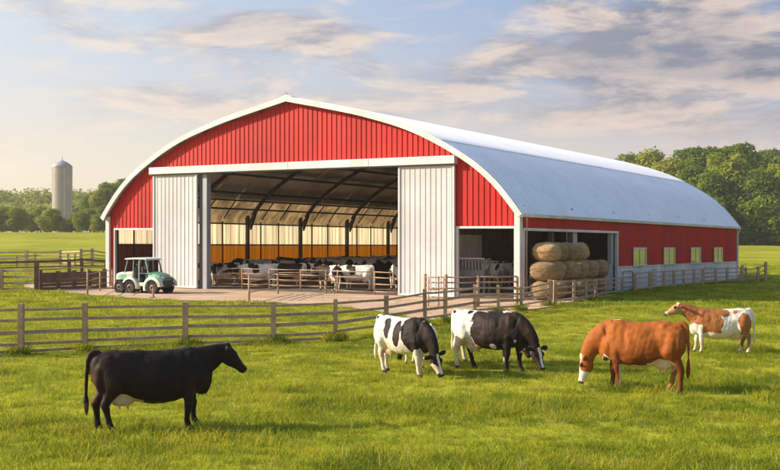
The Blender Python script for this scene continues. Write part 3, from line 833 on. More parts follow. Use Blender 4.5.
# sills and floor, seats
t = MB(); t.box(-.40, .62, -.66, -.2, .42, .62); t.box(-.40, .62, .2, .66, .42, .62); t.build('sill', M['vcream'], V, bevel=.02)
t = MB(); t.box(-.45, .58, -.6, .6, .50, .56); t.build('cab_floor', M['vdark'], V)
for y in (-.3, .3):
    t = MB(); t.box(-.35, .12, y - .24, y + .24, .62, .85); t.box(-.42, -.24, y - .24, y + .24, .85, 1.45); t.build('seat', M['steel'], V, bevel=.04)
t = MB(); t.box(.40, .56, -.55, .55, .62, 1.14); t.build('dashboard', M['vdark'], V, bevel=.03)
t = MB(); c_ = Vector((.26, .28, 1.16)); ax = Vector((-.7, 0, .7)).normalized(); sx = Vector((0, 1, 0)); sy = ax.cross(sx)
t.tube([c_ + (sx * cos(2 * pi * k / 16) + sy * sin(2 * pi * k / 16)) * .17 for k in range(17)], .016, 6, cap=False); t.tube([c_, c_ - ax * .25], .02, 6); t.bar(c_ - sx * .17, c_ + sx * .17, .02, .02); t.build('steering_wheel', M['vdark'], V)
# cab posts & roof
def cabpost(p0, p1, mat='vpost', w=.065):
    t = MB(); t.bar(p0, p1, w, w); t.build('cab_post', M[mat], V)
for y in (-.58, .58):
    cabpost((.66, y, 1.10), (.42, y * .95, 1.88)); cabpost((-.0, y, .62), (-.02, y * .95, 1.90)); cabpost((-1.02, y, 1.14), (-.82, y * .95, 1.86), w=.045)
    cabpost((-.42, y, 1.14), (-.40, y * .95, 1.88), w=.04)
    cabpost((-.0, y, 1.12), (.62, y, 1.12), w=.03)
t = MB(); rings = []
for x, w, z0, z1 in ((-1.02, .58, 1.86, 1.90), (-.95, .64, 1.86, 1.94), (-.3, .66, 1.88, 1.98), (.3, .66, 1.88, 1.97), (.52, .64, 1.85, 1.93), (.58, .58, 1.84, 1.88)):
    rings.append([(x, -w, z0), (x, -w, z1 - .03), (x, -w + .08, z1), (x, w - .08, z1), (x, w, z1 - .03), (x, w, z0)])
t.rings(rings); t.build('cab_roof', M['vroof'], V, bevel=.012)
t = MB(); t.add([(.65, -.54, 1.14), (.65, .54, 1.14), (.43, .52, 1.84), (.43, -.52, 1.84)], [(0, 1, 2, 3)]); t.build('windshield', M['cabglass'], V, fix=False)
t = MB(); t.bar((.70, -.62, 1.25), (.66, -.80, 1.42), .02, .02); t.box(.62, .66, -.88, -.76, 1.36, 1.54); t.build('mirror', M['vdark'], V)
t = MB(); t.ellipsoid((-.30, -.30, 1.56), (.07, .14, .10)); t.ellipsoid((-.30, .30, 1.56), (.07, .14, .10)); t.build('headrest', M['vdark'], V, smooth=True)

# ------------------------------------------------------------------ silo
sp = AT(62.2, 345)
si = empty('silo', (sp.x, sp.y, 3.0), 'tall round pale concrete silo with grey domed top rising behind the left trees', 'silo')
t = MB(); r = 3.05; hz = 20.4; prf = []
z = 0
while z < hz:
    prf += [(r, z), (r, z + .68), (r + .03, z + .70), (r + .03, z + .76), (r, z + .78)]; z += .78
t.lathe(prf + [(r + .06, hz), (r + .06, hz + .3)], n=40); t.build('tower', M['silo'], si, smooth=False)
t = MB()
for k in range(40):
    a = 2 * pi * k / 40
    t.bar((cos(a) * (r + .01), sin(a) * (r + .01), 0), (cos(a) * (r + .01), sin(a) * (r + .01), hz), .06, .06)
t.build('stave_joint', M['silo'], si)
t = MB(); t.lathe([(r + .15, hz + .3), (r + .1, hz + .45), (2.7, hz + 1.0), (1.9, hz + 1.6), (1.0, hz + 2.05), (.3, hz + 2.25), (.25, hz + 2.6), (.0, hz + 2.7)], n=28); dm = t.build('dome', M['dome'], si, smooth=True)
t = MB(); t.tube([(0, 0, hz + 2.5), (0, 0, hz + 3.5)], .06, 6); t.ellipsoid((0, 0, hz + 3.0), (.16, .16, .16)); t.build('finial', M['dome'], dm)
t = MB()
t.box(-.4, .4, -r - .5, -r + .02, 0, hz - .2); t.v = [(x * .8 + 1.6, y * 1 + .45, z) for x, y, z in t.v]; t.build('chute', M['silo'], si)

# ------------------------------------------------------------------ trees
def leaf_color(me, n_leaf, rr, per=4):
    ca = me.color_attributes.new('rand', 'BYTE_COLOR', 'CORNER')
    return ca
def tree_meshes(seed, h, cr, trunk_h, nblob, nleaf, leaf, asym=.25, flat=.8):
    r_ = random.Random(seed)
    blobs = []
    ch = h - trunk_h
    for i in range(nblob):
        t_ = (i + .5) / nblob
        z = trunk_h + ch * (.12 + .80 * t_)
        env = cr * (sin(pi * min(1, max(.06, (t_ * .86 + .12)))) ** .6)
        a = i * 2.399 + r_.uniform(-.5, .5); rad = env * r_.uniform(.35, .78)
        br = cr * r_.uniform(.26, .44) * (1.0 - .25 * t_)
        blobs.append((Vector((cos(a) * rad, sin(a) * rad, z + r_.uniform(-.4, .4))), br))
    blobs.append((Vector((0, 0, trunk_h + ch * .55)), cr * .55))
    tr = MB(); lean = Vector((r_.uniform(-.3, .3), r_.uniform(-.3, .3), 0))
    tr.tube([(0, 0, -.5), (0, 0, .3), lean * .4 + Vector((0, 0, trunk_h * .6)), lean + Vector((0, 0, trunk_h)), lean * 1.5 + Vector((0, 0, trunk_h + ch * .4)), lean * 1.8 + Vector((0, 0, trunk_h + ch * .75))],
            [h * .035, h * .026, h * .021, h * .018, h * .012, h * .004], 8)
    for c, br in blobs[::2]:
        b0 = lean * 1.2 + Vector((0, 0, trunk_h + (c.z - trunk_h) * .35)); mid = b0.lerp(c, .5) + Vector((0, 0, .3))
        tr.tube([b0, mid, c], [h * .008, h * .005, h * .002], 5)
    vs = []; fs = []; cols = []
    tot = sum(b_[1] ** 2 for b_ in blobs)
    for c, br in blobs:
        k = int(nleaf * br * br / tot); tint = r_.uniform(0, .45)
        for _ in range(k):
            d = Vector((r_.gauss(0, 1), r_.gauss(0, 1), r_.gauss(0, 1))).normalized()
            if d.z < -.3 and r_.random() < .5: d.z = -d.z
            wob = 1 + .38 * noise.noise(d * 2.3 + Vector((seed + c.x, c.y, c.z)))
            q = c + Vector((d.x, d.y, d.z * flat)) * br * wob * r_.uniform(.72, 1.08)
            if q.z < .15: continue
            nrm = (d + Vector((r_.gauss(0, .55), r_.gauss(0, .55), r_.gauss(0, .55) + .2))).normalized()
            a = nrm.orthogonal().normalized(); a = Quaternion(nrm, r_.uniform(0, 6.28)) @ a; b_ = nrm.cross(a)
            s = leaf * r_.uniform(.6, 1.35); o = len(vs)
            vs += [q - a * s, q - b_ * s * .55, q + a * s, q + b_ * s * .55]
            fs.append((o, o + 1, o + 2, o + 3)); cols.append(min(1, tint + r_.uniform(0, .6)))
    me = bpy.data.meshes.new('crown'); me.from_pydata([tuple(v) for v in vs], [], fs)
    ca = me.color_attributes.new('rand', 'BYTE_COLOR', 'CORNER')
    data = []
    for c in cols: data += [c, c, c, 1.] * 4
    ca.data.foreach_set('color', data)
    me.update(); return tr.mesh('trunk'), me
def tree_obj(kind, meshes, loc, sc, rz, label, mat, group, cat='tree', name='tree'):
    trm, crm = meshes; e = empty(name, loc, label, cat, group, rz=rz, sc=sc)
    o = bpy.data.objects.new('trunk', trm); COL.objects.link(o); o.parent = e
    if not trm.materials: trm.materials.append(M['bark'])
    o = bpy.data.objects.new('crown', crm); COL.objects.link(o); o.parent = e
    if not crm.materials: crm.materials.append(None)
    o.material_slots[0].link = 'OBJECT'; o.material_slots[0].material = M[mat]
    return e
T_big = [tree_meshes(i, 22, 7.5, 4.0, 34, 15000, .34, flat=.85) for i in range(3)]
T_low = [tree_meshes(10 + i, 15, 6.2, 1.2, 30, 11000, .33, flat=.9) for i in range(3)]
T_bush = [tree_meshes(20 + i, 8.5, 4.6, .5, 26, 9000, .24, flat=.85) for i in range(3)]
desc = {'leaf': 'mid green', 'leaf2': 'light green', 'leaf3': 'dark green'}
# right wood: (px, top_y, Y, kind, mat)
front = [(636, 172, 286, 'low', 'leaf'), (664, 176, 282, 'low', 'leaf3'), (690, 168, 284, 'low', 'leaf'), (712, 175, 276, 'low', 'leaf'), (728, 152.5, 287, 'low', 'leaf2'), (745, 178, 276, 'low', 'leaf3'),
         (760, 172, 273, 'low', 'leaf'), (782, 163, 275, 'low', 'leaf2'), (805, 168, 280, 'low', 'leaf')]
back = [(612, 158, 322, 'big', 'leaf'), (632, 154.5, 320, 'big', 'leaf'), (650, 150, 315, 'big', 'leaf2'), (672, 156, 300, 'big', 'leaf2'), (689, 148, 318, 'big', 'leaf'), (715, 145, 314, 'big', 'leaf'), (737, 144, 310, 'big', 'leaf'), (748, 150, 335, 'big', 'leaf3'),
        (758, 166, 296, 'big', 'leaf2'), (775, 153, 318, 'big', 'leaf3'), (795, 150, 312, 'big', 'leaf'), (600, 168, 330, 'big', 'leaf'), (820, 152, 312, 'big', 'leaf'), (700, 158, 330, 'big', 'leaf3'), (765, 150, 345, 'big', 'leaf')]
i = 0
for lst, rowname in ((front, 'low front row'), (back, 'tall back row')):
    lst.sort()
    for j, (px, ty, Y, kd, mt) in enumerate(lst):
        g = AT(px, Y); want = (CAMH + (Y0 - ty) * Y / F) - g.z
        base = 22 if kd == 'big' else 15
        s = want / base; wd = s * rnd.uniform(.95, 1.15)
        ot = ['leftmost', 'second', 'third', 'fourth', 'fifth', 'sixth', 'seventh', 'eighth', 'ninth', 'tenth', 'eleventh', 'twelfth', 'thirteenth', 'fourteenth', 'fifteenth', 'sixteenth'][j]
        lab = f'{desc[mt]} tree, {ot} from the left in the {rowname} of the right wood'
        tree_obj(kd, (T_big if kd == 'big' else T_low)[i % 3], g, (wd, wd, s), rnd.uniform(0, 6.28), lab, mt, 'trees of the wood right of the barn', name='broadleaf_tree'); i += 1
# undergrowth edge at the right wood foot
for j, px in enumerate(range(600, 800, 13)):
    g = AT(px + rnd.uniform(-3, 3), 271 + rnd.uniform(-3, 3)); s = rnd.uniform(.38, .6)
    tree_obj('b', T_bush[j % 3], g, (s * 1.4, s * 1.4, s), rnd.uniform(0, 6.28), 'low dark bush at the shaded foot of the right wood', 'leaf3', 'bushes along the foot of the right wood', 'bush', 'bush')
# left field trees
lt = [(-12, 207, 262, 'leaf2', 1.3), (17.5, 207.5, 262, 'leaf2', 1.05), (31, 214, 275, 'leaf2', 1.), (50, 209, 258, 'leaf2', 1.15), (65, 220, 262, 'leaf2', .9), (81, 211.5, 256, 'leaf2', .9), (97, 216, 266, 'leaf2', 1.0), (112, 208, 268, 'leaf2', 1.1), (41, 206, 300, 'leaf2', 1.), (2, 207, 300, 'leaf2', 1.1), (90, 209, 298, 'leaf2', .9), (122, 212, 258, 'leaf2', 1.)]  # light leaf colour stands in for thicker haze over these trees
for j, (px, ty, Y, mt, wf) in enumerate(sorted(lt)):
    g = AT(px, Y); want = (CAMH + (Y0 - ty) * Y / F) - g.z; s = want / 8.6
    ot = ['leftmost', 'second', 'third', 'fourth', 'fifth', 'sixth', 'seventh', 'eighth', 'ninth', 'tenth', 'eleventh', 'twelfth'][j]
    tree_obj('b', T_bush[j % 3], g, (s * wf * 1.05, s * wf * 1.05, s), rnd.uniform(0, 6), f'round bushy tree, {ot} from the left along the far edge of the left meadow', mt, 'bushy trees along the far edge of the left meadow', name='field_tree')
for j, px in enumerate(range(-40, 150, 11)):
    g = AT(px + rnd.uniform(-3, 3), 292 + rnd.uniform(-3, 3)); s = rnd.uniform(.38, .6)
    tree_obj('b', T_bush[j % 3], g, (s * 1.6, s * 1.6, s), rnd.uniform(0, 6.28), 'low hedge bush behind the round trees at the far edge of the left meadow', 'leaf', 'hedge bushes behind the left meadow', 'bush', 'bush')
tb = [(94, 192, 305, 'leaf'), (108, 181, 300, 'leaf2'), (126, 178.5, 306, 'leaf'), (145, 184, 300, 'leaf')]
for j, (px, ty, Y, mt) in enumerate(tb):
    g = AT(px, Y); want = (CAMH + (Y0 - ty) * Y / F) - g.z; s = want / 22
    tree_obj('b', T_big[j % 3], g, (s * 1.15, s * 1.15, s), rnd.uniform(0, 6), f'tall rounded tree, {ordw[j]} from the silo, behind the left shoulder of the barn', mt, 'tall trees left of the barn', name='broadleaf_tree')
# far woodland mass (stuff)
r_ = random.Random(5); vs = []; fs = []; cols = []
for k in range(300):
    Y = r_.uniform(430, 640); px = r_.uniform(-170, 190); X = (px - 390) * Y / F
    g = 3.2; top = 190 + 5 * noise.noise(Vector((px * .04, 3.3, 1))) + r_.uniform(0, 6)
    if Y < 480: top += 12
    hh = (CAMH + (Y0 - top) * Y / F) - g; cr = r_.uniform(5.5, 9)
    c = Vector((X, Y, g + hh * .6)); tint = r_.uniform(0, .6)
    for _ in range(420):
        d = Vector((r_.gauss(0, 1), r_.gauss(0, 1), r_.gauss(0, 1))).normalized()
        wob = 1 + .45 * noise.noise(d * 2.6 + c)
        q = c + Vector((d.x * cr * wob, d.y * cr * wob, d.z * hh * .42 * wob)) * r_.uniform(.8, 1.03)
        nrm = (d + Vector((r_.gauss(0, .5), r_.gauss(0, .5), r_.gauss(0, .5) + .2))).normalized()
        a = nrm.orthogonal().normalized(); b_ = nrm.cross(a); s = r_.uniform(.5, 1.0); o = len(vs)
        vs += [q - a * s, q - b_ * s * .7, q + a * s, q + b_ * s * .7]; fs.append((o, o + 1, o + 2, o + 3)); cols.append(min(1, tint + r_.uniform(0, .5)))
me = bpy.data.meshes.new('far_woodland'); me.from_pydata([tuple(v) for v in vs], [], fs)
ca = me.color_attributes.new('rand', 'BYTE_COLOR', 'CORNER'); data = []
for c in cols: data += [c, c, c, 1.] * 4
ca.data.foreach_set('color', data); me.materials.append(M['leaf2'])  # distance haze partly put into the lighter leaf colour
o = bpy.data.objects.new('far_woodland', me); COL.objects.link(o)
tag(o, 'hazy distant woodland on the low rise behind the silo', 'woodland', kind='stuff')

# ------------------------------------------------------------------ cows
TORSO = [(-.91, 1.20, 1.02, .07), (-.88, 1.29, .88, .15), (-.81, 1.355, .76, .215), (-.69, 1.395, .67, .26), (-.52, 1.415, .60, .298), (-.36, 1.405, .565, .31),
         (-.18, 1.39, .52, .345), (.02, 1.38, .49, .372), (.22, 1.38, .49, .372), (.40, 1.395, .51, .345), (.55, 1.41, .54, .30), (.68, 1.40, .58, .26), (.80, 1.35, .62, .215), (.90, 1.26, .67, .165), (.98, 1.14, .76, .10)]
HEAD = [(-.06, .05, -.04, -.13), (-.03, .095, -.005, -.19), (.02, .118, .014, -.245), (.09, .130, .016, -.285), (.16, .135, .008, -.29), (.23, .118, -.010, -.275), (.31, .098, -.032, -.238),
        (.38, .088, -.048, -.215), (.44, .092, -.056, -.212), (.49, .090, -.070, -.20), (.525, .065, -.09, -.175)]
SCULPT = [(-.25, 1.20, .15, .10, -.050), (-.45, 1.32, .06, .045, .026), (-.85, 1.25, .05, .05, .015), (-.65, 1.27, .12, .06, -.026), (.37, 1.08, .07, .27, -.026), (.62, 1.16, .06, .20, .020), (.80, .93, .09, .09, .022),
          (.82, 1.16, .06, .17, -.028), (-.37, .76, .07, .16, -.036), (-.53, .80, .08, .12, .022), (-.74, .85, .05, .24, -.022), (.46, .66, .10, .08, -.028), (.56, .82, .05, .10, .015), (.05, 1.32, .35, .05, -.012), (-.64, 1.08, .12, .12, .015), (.0, .72, .3, .12, .012)]
def sgnp(v, p): return (abs(v) ** p) * (1 if v >= 0 else -1)
def cow_mesh(pose, coat, seed=0, voxel=.017, stretch=1.0, name='body', belly=0.):
    """pose: dict(head=poll pos, hdir=dir to muzzle, legs=[fl,fr,hl,hr] foot dx, neckmid=pos)"""
    m = MB(); n = 26
    poll = Vector(pose['poll']); hd = Vector(pose['hdir']).normalized()
    hu = Vector(pose.get('hup', (0, 0, 1))); hs = hu.cross(hd).normalized(); hu = hd.cross(hs).normalized()  # hs = left
    rings = []
    for x, zt, zb, w in TORSO:
        zb -= belly * max(0, 1 - ((x - .1) / .6) ** 2)
        zc = zb + (zt - zb) * .46; ring = []
        for k in range(n):
            a = 2 * pi * k / n; c, s = cos(a), sin(a)
            top = zt - zc if s > 0 else zc - zb
            pw = .95 if s > 0 else .85
            yy = w * .94 * sgnp(c, .85) * (1 - .20 * max(0, s) ** 2) ; zz = zc + top * sgnp(s, pw)
            ring.append((x * stretch, yy, zz))
        rings.append(ring)
    m.rings(rings)
    def ell(c, r): m.ellipsoid((c[0] * stretch, c[1], c[2]), r, 16, 11)
    for s in (1, -1):
        ell((-.64, .135 * s, .98), (.255, .145, .36)); ell((.60, .115 * s, 1.02), (.24, .13, .34)); ell((.72, .11 * s, .90), (.18, .13, .22))
    ell((.84, 0, .78), (.16, .13, .22))
    if pose.get('udder', True):
        ell((-.42, 0, .60), (.25, .165, .17))
        for sx in (-.48, -.34):
            for s in (1, -1): m.tube([(sx * stretch, .07 * s, .50), (sx * stretch, .07 * s, .385)], [.03, .022], 7)
    # legs
    def leg(ch, side, dx, lat=.72, dy=0):
        rings = []
        top = ch[0][1]
        for i, (x, z, y, r) in enumerate(ch):
            k = max(0, 1 - z / top) ** 1.0
            px_, py_ = x * stretch + dx * k, (y + dy * k) * side
            lt = lat if z > .6 else .92
            rings.append([(px_ + r * cos(2 * pi * j / 14), py_ + r * lt * sin(2 * pi * j / 14), z) for j in range(14)])
        m.rings(rings)
    fl = [(.60, 1.22, .08, .05), (.60, 1.16, .11, .12), (.60, 1.02, .14, .165), (.60, .84, .175, .155), (.60, .72, .17, .135), (.612, .60, .165, .105), (.625, .50, .158, .083), (.63, .42, .155, .080), (.622, .35, .152, .064), (.615, .24, .15, .052), (.615, .17, .15, .054), (.625, .11, .15, .060), (.645, .06, .15, .064), (.655, .0, .15, .076)]
    hl = [(-.64, 1.26, .08, .08), (-.63, 1.18, .11, .17), (-.62, 1.06, .14, .225), (-.60, .90, .165, .235), (-.585, .80, .175, .215), (-.61, .70, .17, .17), (-.67, .61, .16, .125), (-.73, .53, .155, .094), (-.75, .46, .152, .078), (-.735, .36, .15, .060), (-.715, .24, .15, .054), (-.71, .17, .15, .057), (-.69, .11, .15, .063), (-.67, .06, .15, .068), (-.66, .0, .15, .078)]
    lg = pose.get('legs', (0, 0, 0, 0))
    for ch, s, dx in ((fl, 1, lg[0]), (fl, -1, lg[1]), (hl, 1, lg[2]), (hl, -1, lg[3])): leg(ch, s, dx)
    # neck
    c0 = Vector((.66 * stretch, 0, 1.10)); c1 = Vector(pose['neck1']); c2 = Vector(pose['neck2']); c3 = poll + hd * .03 - hu * .10
    pts = []
    for t in [i / 9 for i in range(10)]:
        pts.append(c0 * (1 - t) ** 3 + c1 * 3 * t * (1 - t) ** 2 + c2 * 3 * t * t * (1 - t) + c3 * t ** 3)
    rings = []
    for i, p in enumerate(pts):
        t = (pts[min(i + 1, 9)] - pts[max(0, i - 1)]).normalized(); k = i / 9
        sd2 = Vector((0, 1, 0)).lerp(hs, k); sd2 = (sd2 - t * sd2.dot(t)).normalized(); up = t.cross(sd2).normalized()
        if up.dot(Vector((-t.z, 0, t.x))) < 0: up = -up
        w = .185 * (1 - k) ** .9 + .085 * (1 - (1 - k) ** .9); hgt = .34 * (1 - k) ** 1.3 + .15 * (1 - (1 - k) ** 1.35)
        rings.append([p + sd2 * w * cos(2 * pi * j / 20) + up * hgt * sin(2 * pi * j / 20) for j in range(20)])
    m.rings(rings)
    # dewlap
    # head
    def hp(s_, y_, z_): return poll + hd * s_ + hs * y_ + hu * z_
    rings = []
    for s_, w, zt, zb in HEAD:
        zc = (zt + zb) / 2; hh = (zt - zb) / 2; rings.append([hp(s_, w * sgnp(cos(2 * pi * j / 20), .85) * (1 - .15 * max(0, -sin(2 * pi * j / 20))), zc + hh * sgnp(sin(2 * pi * j / 20), .85)) for j in range(20)])
    m.rings(rings)
    def hell(c, r):
        tmp = MB(); tmp.ellipsoid((0, 0, 0), r, 12, 9); m.add([hp(c[0] + v[0], c[1] + v[1], c[2] + v[2]) for v in tmp.v], tmp.f)
    hell((-.02, 0, .0), (.06, .07, .045))
    for s in (1, -1):
        hell((.145, .105 * s, -.03), (.055, .04, .04))       # brow
        hell((.12, .06 * s, -.15), (.11, .05, .09))           # jowl
        hell((.475, .05 * s, -.09), (.05, .04, .035))
        # ear
        e0 = Vector((.0, .09 * s, -.05)); dirn = Vector((-.10, 1.0 * s, -.12 - pose.get('droop', 0))).normalized(); upn = Vector((1, .1 * s, 0)).normalized()
        rr = [(0, .03), (.05, .045), (.10, .068), (.17, .07), (.23, .052), (.275, .018)]
        third = dirn.cross(upn).normalized(); rg = []
        for d_, r_2 in rr:
            c = e0 + dirn * d_; rg.append([hp(*(c + upn * r_2 * cos(2 * pi * j / 10) + third * .030 * sin(2 * pi * j / 10))) for j in range(10)])
        m.rings(rg)
    # tail
    tx = stretch * -.90; sw = pose.get('tail', 0)
    m.tube([(tx + .16, 0, 1.375), (tx + .05, 0, 1.375), (tx - .0, 0, 1.345), (tx - .045, sw * .1, 1.26), (tx - .06, sw * .3, 1.10), (tx - .065, sw * .5, .90), (tx - .07, sw * .8, .72), (tx - .07, sw, .60), (tx - .07, sw, .50), (tx - .065, sw, .40), (tx - .06, sw, .28)],
           [.045, .045, .043, .038, .034, .031, .03, .036, .05, .046, .015], 9)
    me = m.mesh('tmp'); ob = bpy.data.objects.new('tmp', me); COL.objects.link(ob)
    bm = bmesh.new(); bm.from_mesh(me); bmesh.ops.recalc_face_normals(bm, faces=bm.faces[:]); bm.to_mesh(me); bm.free()
    rm = ob.modifiers.new('r', 'REMESH'); rm.mode = 'VOXEL'; rm.voxel_size = voxel; rm.adaptivity = 0
    sm = ob.modifiers.new('s', 'SMOOTH'); sm.factor = .5; sm.iterations = 13 if voxel < .02 else 2
    dg = bpy.context.evaluated_depsgraph_get(); dg.update(); out = bpy.data.meshes.new_from_object(ob.evaluated_get(dg))
    bpy.data.objects.remove(ob); out.name = name
    # colour + organic relief
    ca = out.color_attributes.new('coat', 'FLOAT_COLOR', 'POINT'); cols = []
    sv = Vector((seed * 5.1, seed * 2.3, seed))
    nrm = [v.normal.copy() for v in out.vertices]
    na, nb = Vector(pts[3]), Vector(pts[9])
    pl = poll
    for i, v in enumerate(out.vertices):
        q = v.co.copy(); d = q - pl
        hx, hy, hz_ = d.dot(hd), d.dot(hs), d.dot(hu)
        ishead = -.06 < hx < .58 and abs(hy) < .30 and -.30 < hz_ < .10 and (q - poll - hd * .25).length < .42
        best = 9; kt = 0
        for j, p in enumerate(pts):
            dd = (q - p).length
            if dd < best: best = dd; kt = j / 9
        reg = 'body'
        if ishead and not (hx < .02 and abs(hy) < .085 and hz_ < -.02): reg = 'head'
        elif kt > .12 and q.x > .62 * stretch and best < .33: reg = 'neck'
        wob = noise.noise(q * 2.6 + sv) * .55 + noise.noise(q * 6 + sv) * .32 + noise.noise(q * 26 + sv) * .07
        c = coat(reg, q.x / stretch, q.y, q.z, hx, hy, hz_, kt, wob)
        if reg != 'head':
            if q.z < .075: c = (.05, .04, .035)
        else:
            if hx > .475: c = tuple(.6 * a for a in (.20, .13, .11)) if pose.get('pink') else (.03, .026, .026)
            if hx > .50 and abs(abs(hy) - .045) < .018 and hz_ > -.11: c = (.008, .006, .006)
            if abs(hx - .15) < .035 and abs(abs(hy) - .128) < .03 and abs(hz_ + .052) < .022: c = (.01, .008, .007)
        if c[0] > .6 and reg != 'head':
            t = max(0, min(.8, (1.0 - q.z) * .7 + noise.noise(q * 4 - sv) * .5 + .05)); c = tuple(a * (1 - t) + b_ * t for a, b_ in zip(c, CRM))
        if max(c) < .03:
            t = max(0, noise.noise(q * 2.2 - sv) + .15); c = (c[0] * (1 + 1.6 * t), c[1] * (1 + .9 * t), c[2] * (1 + .6 * t))  # brown sheen painted into black hair in noise patches
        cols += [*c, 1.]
        amp = .014 if reg != 'head' else .004
        if q.z > .45 or reg == 'neck':
            v.co = q + nrm[i] * (amp * noise.noise(q * 3.7 + sv) + .008 * noise.noise(q * 9 + sv) * (reg != 'head') )
            # ribs
            if reg == 'body' and abs(q.y) > .06:
                ux = q.x / stretch; dsp = 0
                for gx_, gz_, rx_, rz_, am in SCULPT:
                    e_ = ((ux - gx_) / rx_) ** 2 + ((q.z - gz_) / rz_) ** 2
                    if e_ < 5: dsp += .8 * am * math.exp(-e_)
                v.co += nrm[i] * dsp * min(1, abs(q.y) / .14)
            if reg == 'body' and -.3 < q.x / stretch < .35 and .75 < q.z < 1.25: v.co += nrm[i] * .0013 * sin((q.x + .25 * (q.z - 1)) * 62)
    ca.data.foreach_set('color', cols)
    for p in out.polygons: p.use_smooth = True
    out.materials.append(M['coat'])
    eyes = []
    for s in (1, -1):
        c = hp(.15, .130 * s, -.052); e = MB(); e.ellipsoid(c, (.024, .024, .022), 10, 7); em = e.mesh('eye'); em.materials.append(M['eye'])
        for p in em.polygons: p.use_smooth = True
        eyes.append(em)
    return out, eyes
BLK = (.015, .010, .008); WHT = (.70, .66, .58); CRM = (.62, .48, .33); PNK = (.52, .30, .22); DBR = (.035, .020, .014)
def ellp(x, z, cx, cz, rx, rz): return 1 - sqrt(((x - cx) / rx) ** 2 + ((z - cz) / rz) ** 2)
def blazed(base, blaze=WHT, w=.045, l0=-.02, l1=.40, cheek=None, side=BLK):
    def f(hx, hy, hz, wob):
        if hz > -.10 and abs(hy) < w * (1 + wob * .8 + (hx > .3) * .5) and l0 < hx < l1: return blaze
        if cheek and hx > cheek + wob * .08: return blaze
        return base
    return f
def coat_black(reg, x, y, z, hx, hy, hz, kt, wob):
    if reg == 'head': return (.5, .48, .45) if (hz > -.06 and abs(hy) < .04 + wob * .03 and -.02 < hx < .20) else BLK
    if ellp(x, z, -.40, .56, .29, .19) + wob * .05 > 0 and z < .66 and abs(y) < .2: return CRM
    if -.925 < x < -.80 and z < 1.05 + wob * .2 and z > .5 and abs(y) < .15: return (.10, .035, .015)
    if x < -.925 and z < .50 + wob * .1: return (.10, .06, .04)
    return (.013, .0085, .007) if wob > -.1 else BLK
def coat_hol(patches, neck=True, legs_white=(1, 1), head=None, frontblack=9, spots=0):
    hf = head or blazed(BLK)
    def f(reg, x, y, z, hx, hy, hz, kt, wob):
        if reg == 'head': return hf(hx, hy, hz, wob)
        if reg == 'neck': return BLK if neck else WHT
        if ellp(x, z, -.42, .54, .27, .18) > 0 and abs(y) < .2 and z < .62: return PNK if wob > 0 else CRM
        for p in patches:
            if len(p) == 5 and p[4] * y < 0: continue
            if ellp(x, z, *p[:4]) + wob * .75 > 0: return BLK
        if z < .55: 
            fr = x > 0
            if not legs_white[0 if fr else 1] and (z > .18 + wob * .2): return BLK
            if z < .16: return CRM
        if spots and noise.noise(Vector((x * 3, y * 3, z * 3 + spots))) > .3: return BLK
        return WHT if wob > -.25 or z > .9 else CRM
    return f
def coat_brown(reg, x, y, z, hx, hy, hz, kt, wob):
    B1 = (.32, .092, .014); B2 = (.15, .038, .008)
    if reg == 'head':
        if abs(hy) > .13: return B2
        if hz > -.09 + wob * .02 and abs(hy) < .075: return WHT
        if hx > .24 + wob * .1: return WHT
        return B1
    if reg == 'neck': return B1
    if ellp(x, z, -.40, .54, .30, .2) > 0 and z < .66 and abs(y) < .22: return CRM
    if x > .70 and z < .86 and z > .5 and wob > -.25 and abs(y) < .14: return WHT
    if z < .53 + wob * .1 and -.3 < x < .5 and abs(y) < .24: return CRM
    if x > .50 and z > 1.34 and abs(y) < .045 and x < .72: return WHT
    if z < .5 and x < 0 and y < 0: return (.30, .13, .07)
    t = max(0, min(1, (z - .55) / .5 + wob * .5)); return tuple(a * t + b_ * (1 - t) for a, b_ in zip(B1, B2))  # sunlit back and shaded lower body put into the coat colour
def coat_pied(reg, x, y, z, hx, hy, hz, kt, wob):
    B1 = (.32, .12, .035); B2 = (.20, .07, .028); T = (.44, .25, .11)
    if reg == 'head':
        if hx < .02 and abs(hy) < .07: return WHT
        if abs(hy) > .13: return (.05, .025, .015)
        if hx > .42: return WHT
        return T
    if reg == 'neck': return WHT if (z < .78 + wob * .1) else B1
    if ellp(x, z, -.40, .54, .28, .18) > 0 and abs(y) < .2 and z < .62: return CRM
    if x > .62 and z < .92 + wob * .1 and z > .45 : return WHT
    if z < .60 and x > .3: return (.55, .42, .3) if z < .35 else WHT
    if x > .02 + wob * .5 + (z - 1) * .35: return B1 if z > .66 + wob * .1 else WHT
    if ellp(x, z, -.66, .98, .20, .27) + wob * .35 > 0 and x > -.9: return B1
    if ellp(x, z, -.70, .55, .16, .42) > 0 and x < -.5: return (.28, .13, .07)
    if ellp(x, z, -.05, 1.27, .16, .12) + wob * .6 > 0: return B1
    if ellp(x, z, -.38, 1.3, .07, .06) + wob * .6 > 0: return B1
    return WHT
GRZ = dict(poll=(1.28, 0, .60), hdir=(.32, 0, -.95), hup=(1, 0, .3), neck1=(.95, 0, 1.08), neck2=(1.15, 0, .86))
STD = dict(poll=(1.36, 0, 1.42), hdir=(.93, 0, -.40), hup=(.3, 0, 1), neck1=(.90, 0, 1.16), neck2=(1.12, 0, 1.34))
LOW = dict(poll=(1.40, 0, 1.20), hdir=(.80, 0, -.58), hup=(.4, 0, 1), neck1=(.92, 0, 1.10), neck2=(1.15, 0, 1.16))
def make_cow(me, eyes, loc, yaw, sc, label, group=None, name='cow', cat='cow'):
    e = empty(name, loc, label, cat, group, rz=yaw, sc=sc)
    o = bpy.data.objects.new('body', me); COL.objects.link(o); o.parent = e
    for em in eyes:
        q = bpy.data.objects.new('eye', em); COL.objects.link(q); q.parent = e
    return e
def mid(a, b_): v = (a + b_) / 2; return v
def gp(px, py, dy=2.5): return G(px, py + dy)
